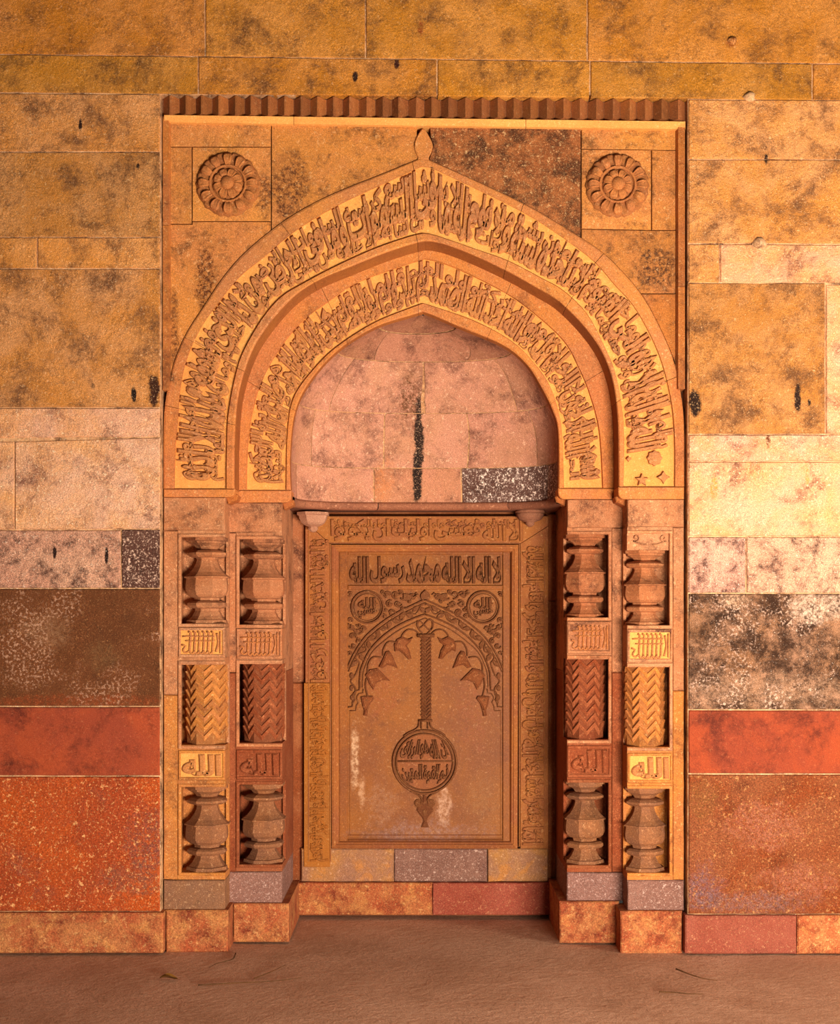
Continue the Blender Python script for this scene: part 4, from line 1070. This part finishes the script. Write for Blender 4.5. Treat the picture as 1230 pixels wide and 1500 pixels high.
    # hanging leaves and their stems
    for pts in ([(380, 760), (400, 720), (440, 700), (480, 720), (515, 705), (495, 745), (470, 765), (490, 800), (505, 860), (480, 865), (450, 830), (410, 800), (385, 810)],
                [(295, 870), (320, 810), (345, 805), (370, 840), (385, 880), (405, 930), (370, 915), (330, 905), (300, 930), (270, 920)],
                [(170, 980), (205, 940), (260, 930), (290, 960), (350, 1020), (300, 1015), (255, 1035), (230, 1085), (200, 1040), (185, 1000)],
                [(140, 1135), (170, 1130), (225, 1130), (235, 1150), (205, 1190), (190, 1240), (185, 1275), (160, 1270), (165, 1235), (150, 1190)]):
        leaf('hanging_leaf', Z4(pts), .010, t=(1.05, .9, .85)); leaf('leaf_vein', offset_poly(Z4(pts), 2.0), .0125, t=(1.35, 1.2, 1.1))
    for pts in ([(560, 685), (530, 657), (480, 652), (440, 690), (430, 745)], [(400, 742), (340, 740), (305, 790), (300, 840)], [(290, 852), (230, 850), (195, 900), (190, 965)], [(182, 1000), (175, 1060), (190, 1130)]):
        ridge('stem', Z4(pts), 2.4, .009, 16, both=True)
    for c in ((418, 752), (340, 828), (215, 965), (180, 1160)): leaf('leaf_bud', circle_px(500 + c[0] / 4.92, 790 + c[1] / 4.92, 2.6, 10), .013)
    # braided chain
    b = MB()
    v, f = prism_data(rect(616.8, 932, 631.4, 1056), YI - .006, .0065, 1.5, .003); b.add(v, f)
    y = 935.0
    while y < 1053:
        for d in (-1, 1):
            v, f = stroke_data([(624.1 + d * 7.4, y - 1.5), (624.1 + d * 4, y + 1.5), (624.1 + d * .4, y + 5.5)], 3.0, YI - .005, .009); b.add(v, f)
        y += 5.4
    b.build('braided_chain', mt['letterdk'], e, tint=(.95, .88, .8))
    ridge('chain_collar', [(611.5, 931), (636.5, 931)], 5.5, .016); ridge('chain_collar', [(613.5, 1055.5), (633, 1055.5)], 4, .014)
    # medallion
    Z8 = lambda pts: [(560 + x / 7.89, 1040 + y / 7.89) for x, y in pts]
    mx, my = 622.0, 1116.0
    ring = [(mx + 46 * math.sin(a), my - 46 * math.cos(a)) for a in [R(22) + (R(316)) * i / 60 for i in range(61)]]
    mm = lambda pts: [(2 * mx - x, y) for x, y in pts]
    med = prism('medallion', circle_px(mx, my, 42, 40), YI - .004, .0045, mt['slab'], e, 1, .002, (1, .88, .8))
    def mr(nm, pts, w, h=.020, seg=None, closed=False):
        v, f = stroke_data(pts, w, YI, h, closed, None, seg); obj(nm, v, f, mt['letterdk'], med, True)
    for d, w in ((46.2, 3.6), (41.4, 2.8)):
        mr('medallion_ring', circle_px(mx, my, d, 56), w, closed=True)
    for fn_ in (lambda q: q, mm):
        mr('neck', fn_(Z8([(425, 118), (418, 190), (370, 232), (300, 262), (250, 300)])), 2.6, seg=18)
        mr('neck', fn_(Z8([(452, 118), (452, 215)])), 2.2, seg=6)
        mr('neck', fn_(Z8([(330, 940), (420, 985), (455, 1030), (445, 1075)])), 2.6, seg=16)
        prism('pendant_scroll', circle_px(*fn_(Z8([(418, 1080)]))[0], 6.4, 16), YI - .012, .0125, mt['letterdk'], med, 2, .004)
    body = Z8([(465, 980), (505, 980), (512, 1060), (575, 1110), (585, 1165), (520, 1245), (508, 1290), (535, 1358), (440, 1358), (470, 1290), (458, 1250), (392, 1165), (402, 1110), (462, 1060)])
    prism('pendant', [(x + .6, y) for x, y in body], YI - .010, .0105, mt['letterdk'], med, 1.6, .004, (.85, .75, .7))
    prism('pendant_leaf', Z8([(487, 1140), (515, 1175), (505, 1215), (487, 1235), (468, 1215), (458, 1175)]), YI - .014, .006, mt['letterdk'], med, 1.4, .003)
    YM = YI - .004
    def mtext(words, y0, y1, hw, sp=.06):
        W = sum(GLYPH[w][2] for w in words) + sp * (len(words) - 1); kx = 2 * hw / W; d = 2 * hw
        for w in words:
            gw = GLYPH[w][2] * kx
            def fn(u, v, z, d=d, gw=gw):
                s = (d - gw + u * gw) / (2 * hw) * 2 - 1
                yc = y1 - (y1 - y0) * v
                room = math.sqrt(max(0, 39 ** 2 - (yc - my) ** 2)) / 39
                q = P(mx + s * hw * (.35 + .65 * room) if abs(s) > 0 else mx, yc, YM); return (q[0], YM - z * .016 + .001, q[2])
            word_obj(w, fn, gw, mt['letterdk'], med)
            d -= gw + sp * kx
    mtext(MED1, 1083, 1112, 37); mtext(MED2, 1119, 1148, 37)
    v, f = stroke_data([(581, 1115), (663, 1115)], 3.0, YM, .010); obj('medallion_bar', v, f, mt['letterdk'], med, True)
carved_slab()

# ---------------------------------------------------------------- twigs and a dry leaf on the floor
def on_floor(px, py):
    d = CAMH * SC * DIST / (py - HY)                 # distance from the camera where this pixel meets the floor
    return ((px - CX) * d / (SC * DIST), -DIST + d)
def twig(pts, r, label):
    W = [on_floor(*p) for p in catmull(pts, 22)]
    e = W[0]; v = []; n = 6
    for i, (x, y) in enumerate(W):
        a = W[max(i - 1, 0)]; b = W[min(i + 1, len(W) - 1)]; t = Vector((b[0] - a[0], b[1] - a[1])).normalized()
        rr = r * (1 - .6 * i / len(W)) * (1.25 if i % 7 == 3 else 1)
        for k in range(n):
            q = 2 * math.pi * k / n
            v.append((x - t.y * rr * math.cos(q), y + t.x * rr * math.cos(q), r + rr * math.sin(q) - .001))
    f = [(i * n + k, (i + 1) * n + k, (i + 1) * n + (k + 1) % n, i * n + (k + 1) % n) for i in range(len(W) - 1) for k in range(n)] + [tuple(range(n)), tuple((len(W) - 1) * n + k for k in range(n))[::-1]]
    tag(obj('twig', v, f, mt['twig'], None, True), label, 'twig', 'dry twigs on the floor')
twig([(345, 1397), (340, 1406), (318, 1412), (307, 1418)], .0035, 'short hooked twig on the floor before the left outer pilaster')
twig([(290, 1444), (340, 1441), (400, 1438), (442, 1433)], .0035, 'long thin straw on the floor, running right from the dry leaf')
twig([(372, 1434), (395, 1425), (418, 1414)], .003, 'thin straw slanting above the long straw on the floor')
twig([(990, 1420), (1010, 1428), (1030, 1434), (1050, 1437)], .0035, 'thin dark twig on the floor below the right outer pilaster')
twig([(965, 1454), (990, 1455), (1010, 1457), (1030, 1457)], .004, 'straight short twig nearest the lower right of the floor')
def dry_leaf(px, py):
    x, y = on_floor(px, py); v = []; f = []
    n = 12
    for i in range(n + 1):
        u = i / n; w = .018 * math.sin(math.pi * u) ** .8
        for s in (-1, 0, 1): v.append((x + (u - .5) * .085, y + s * w, .006 + .012 * abs(s) * math.sin(math.pi * u) + .004 * math.sin(5 * u)))
    f = [(i * 3 + k, (i + 1) * 3 + k, (i + 1) * 3 + k + 1, i * 3 + k + 1) for i in range(n) for k in range(2)]
    m = len(v); v += [(p[0], p[1], p[2] - .003) for p in v]; f += [tuple(q + m for q in g)[::-1] for g in f]
    o = obj('dry_leaf', v, f, mt['dryleaf'], None, True); tag(o, 'curled yellow-brown dry leaf on the floor before the left pilasters', 'leaf')
dry_leaf(247, 1434)
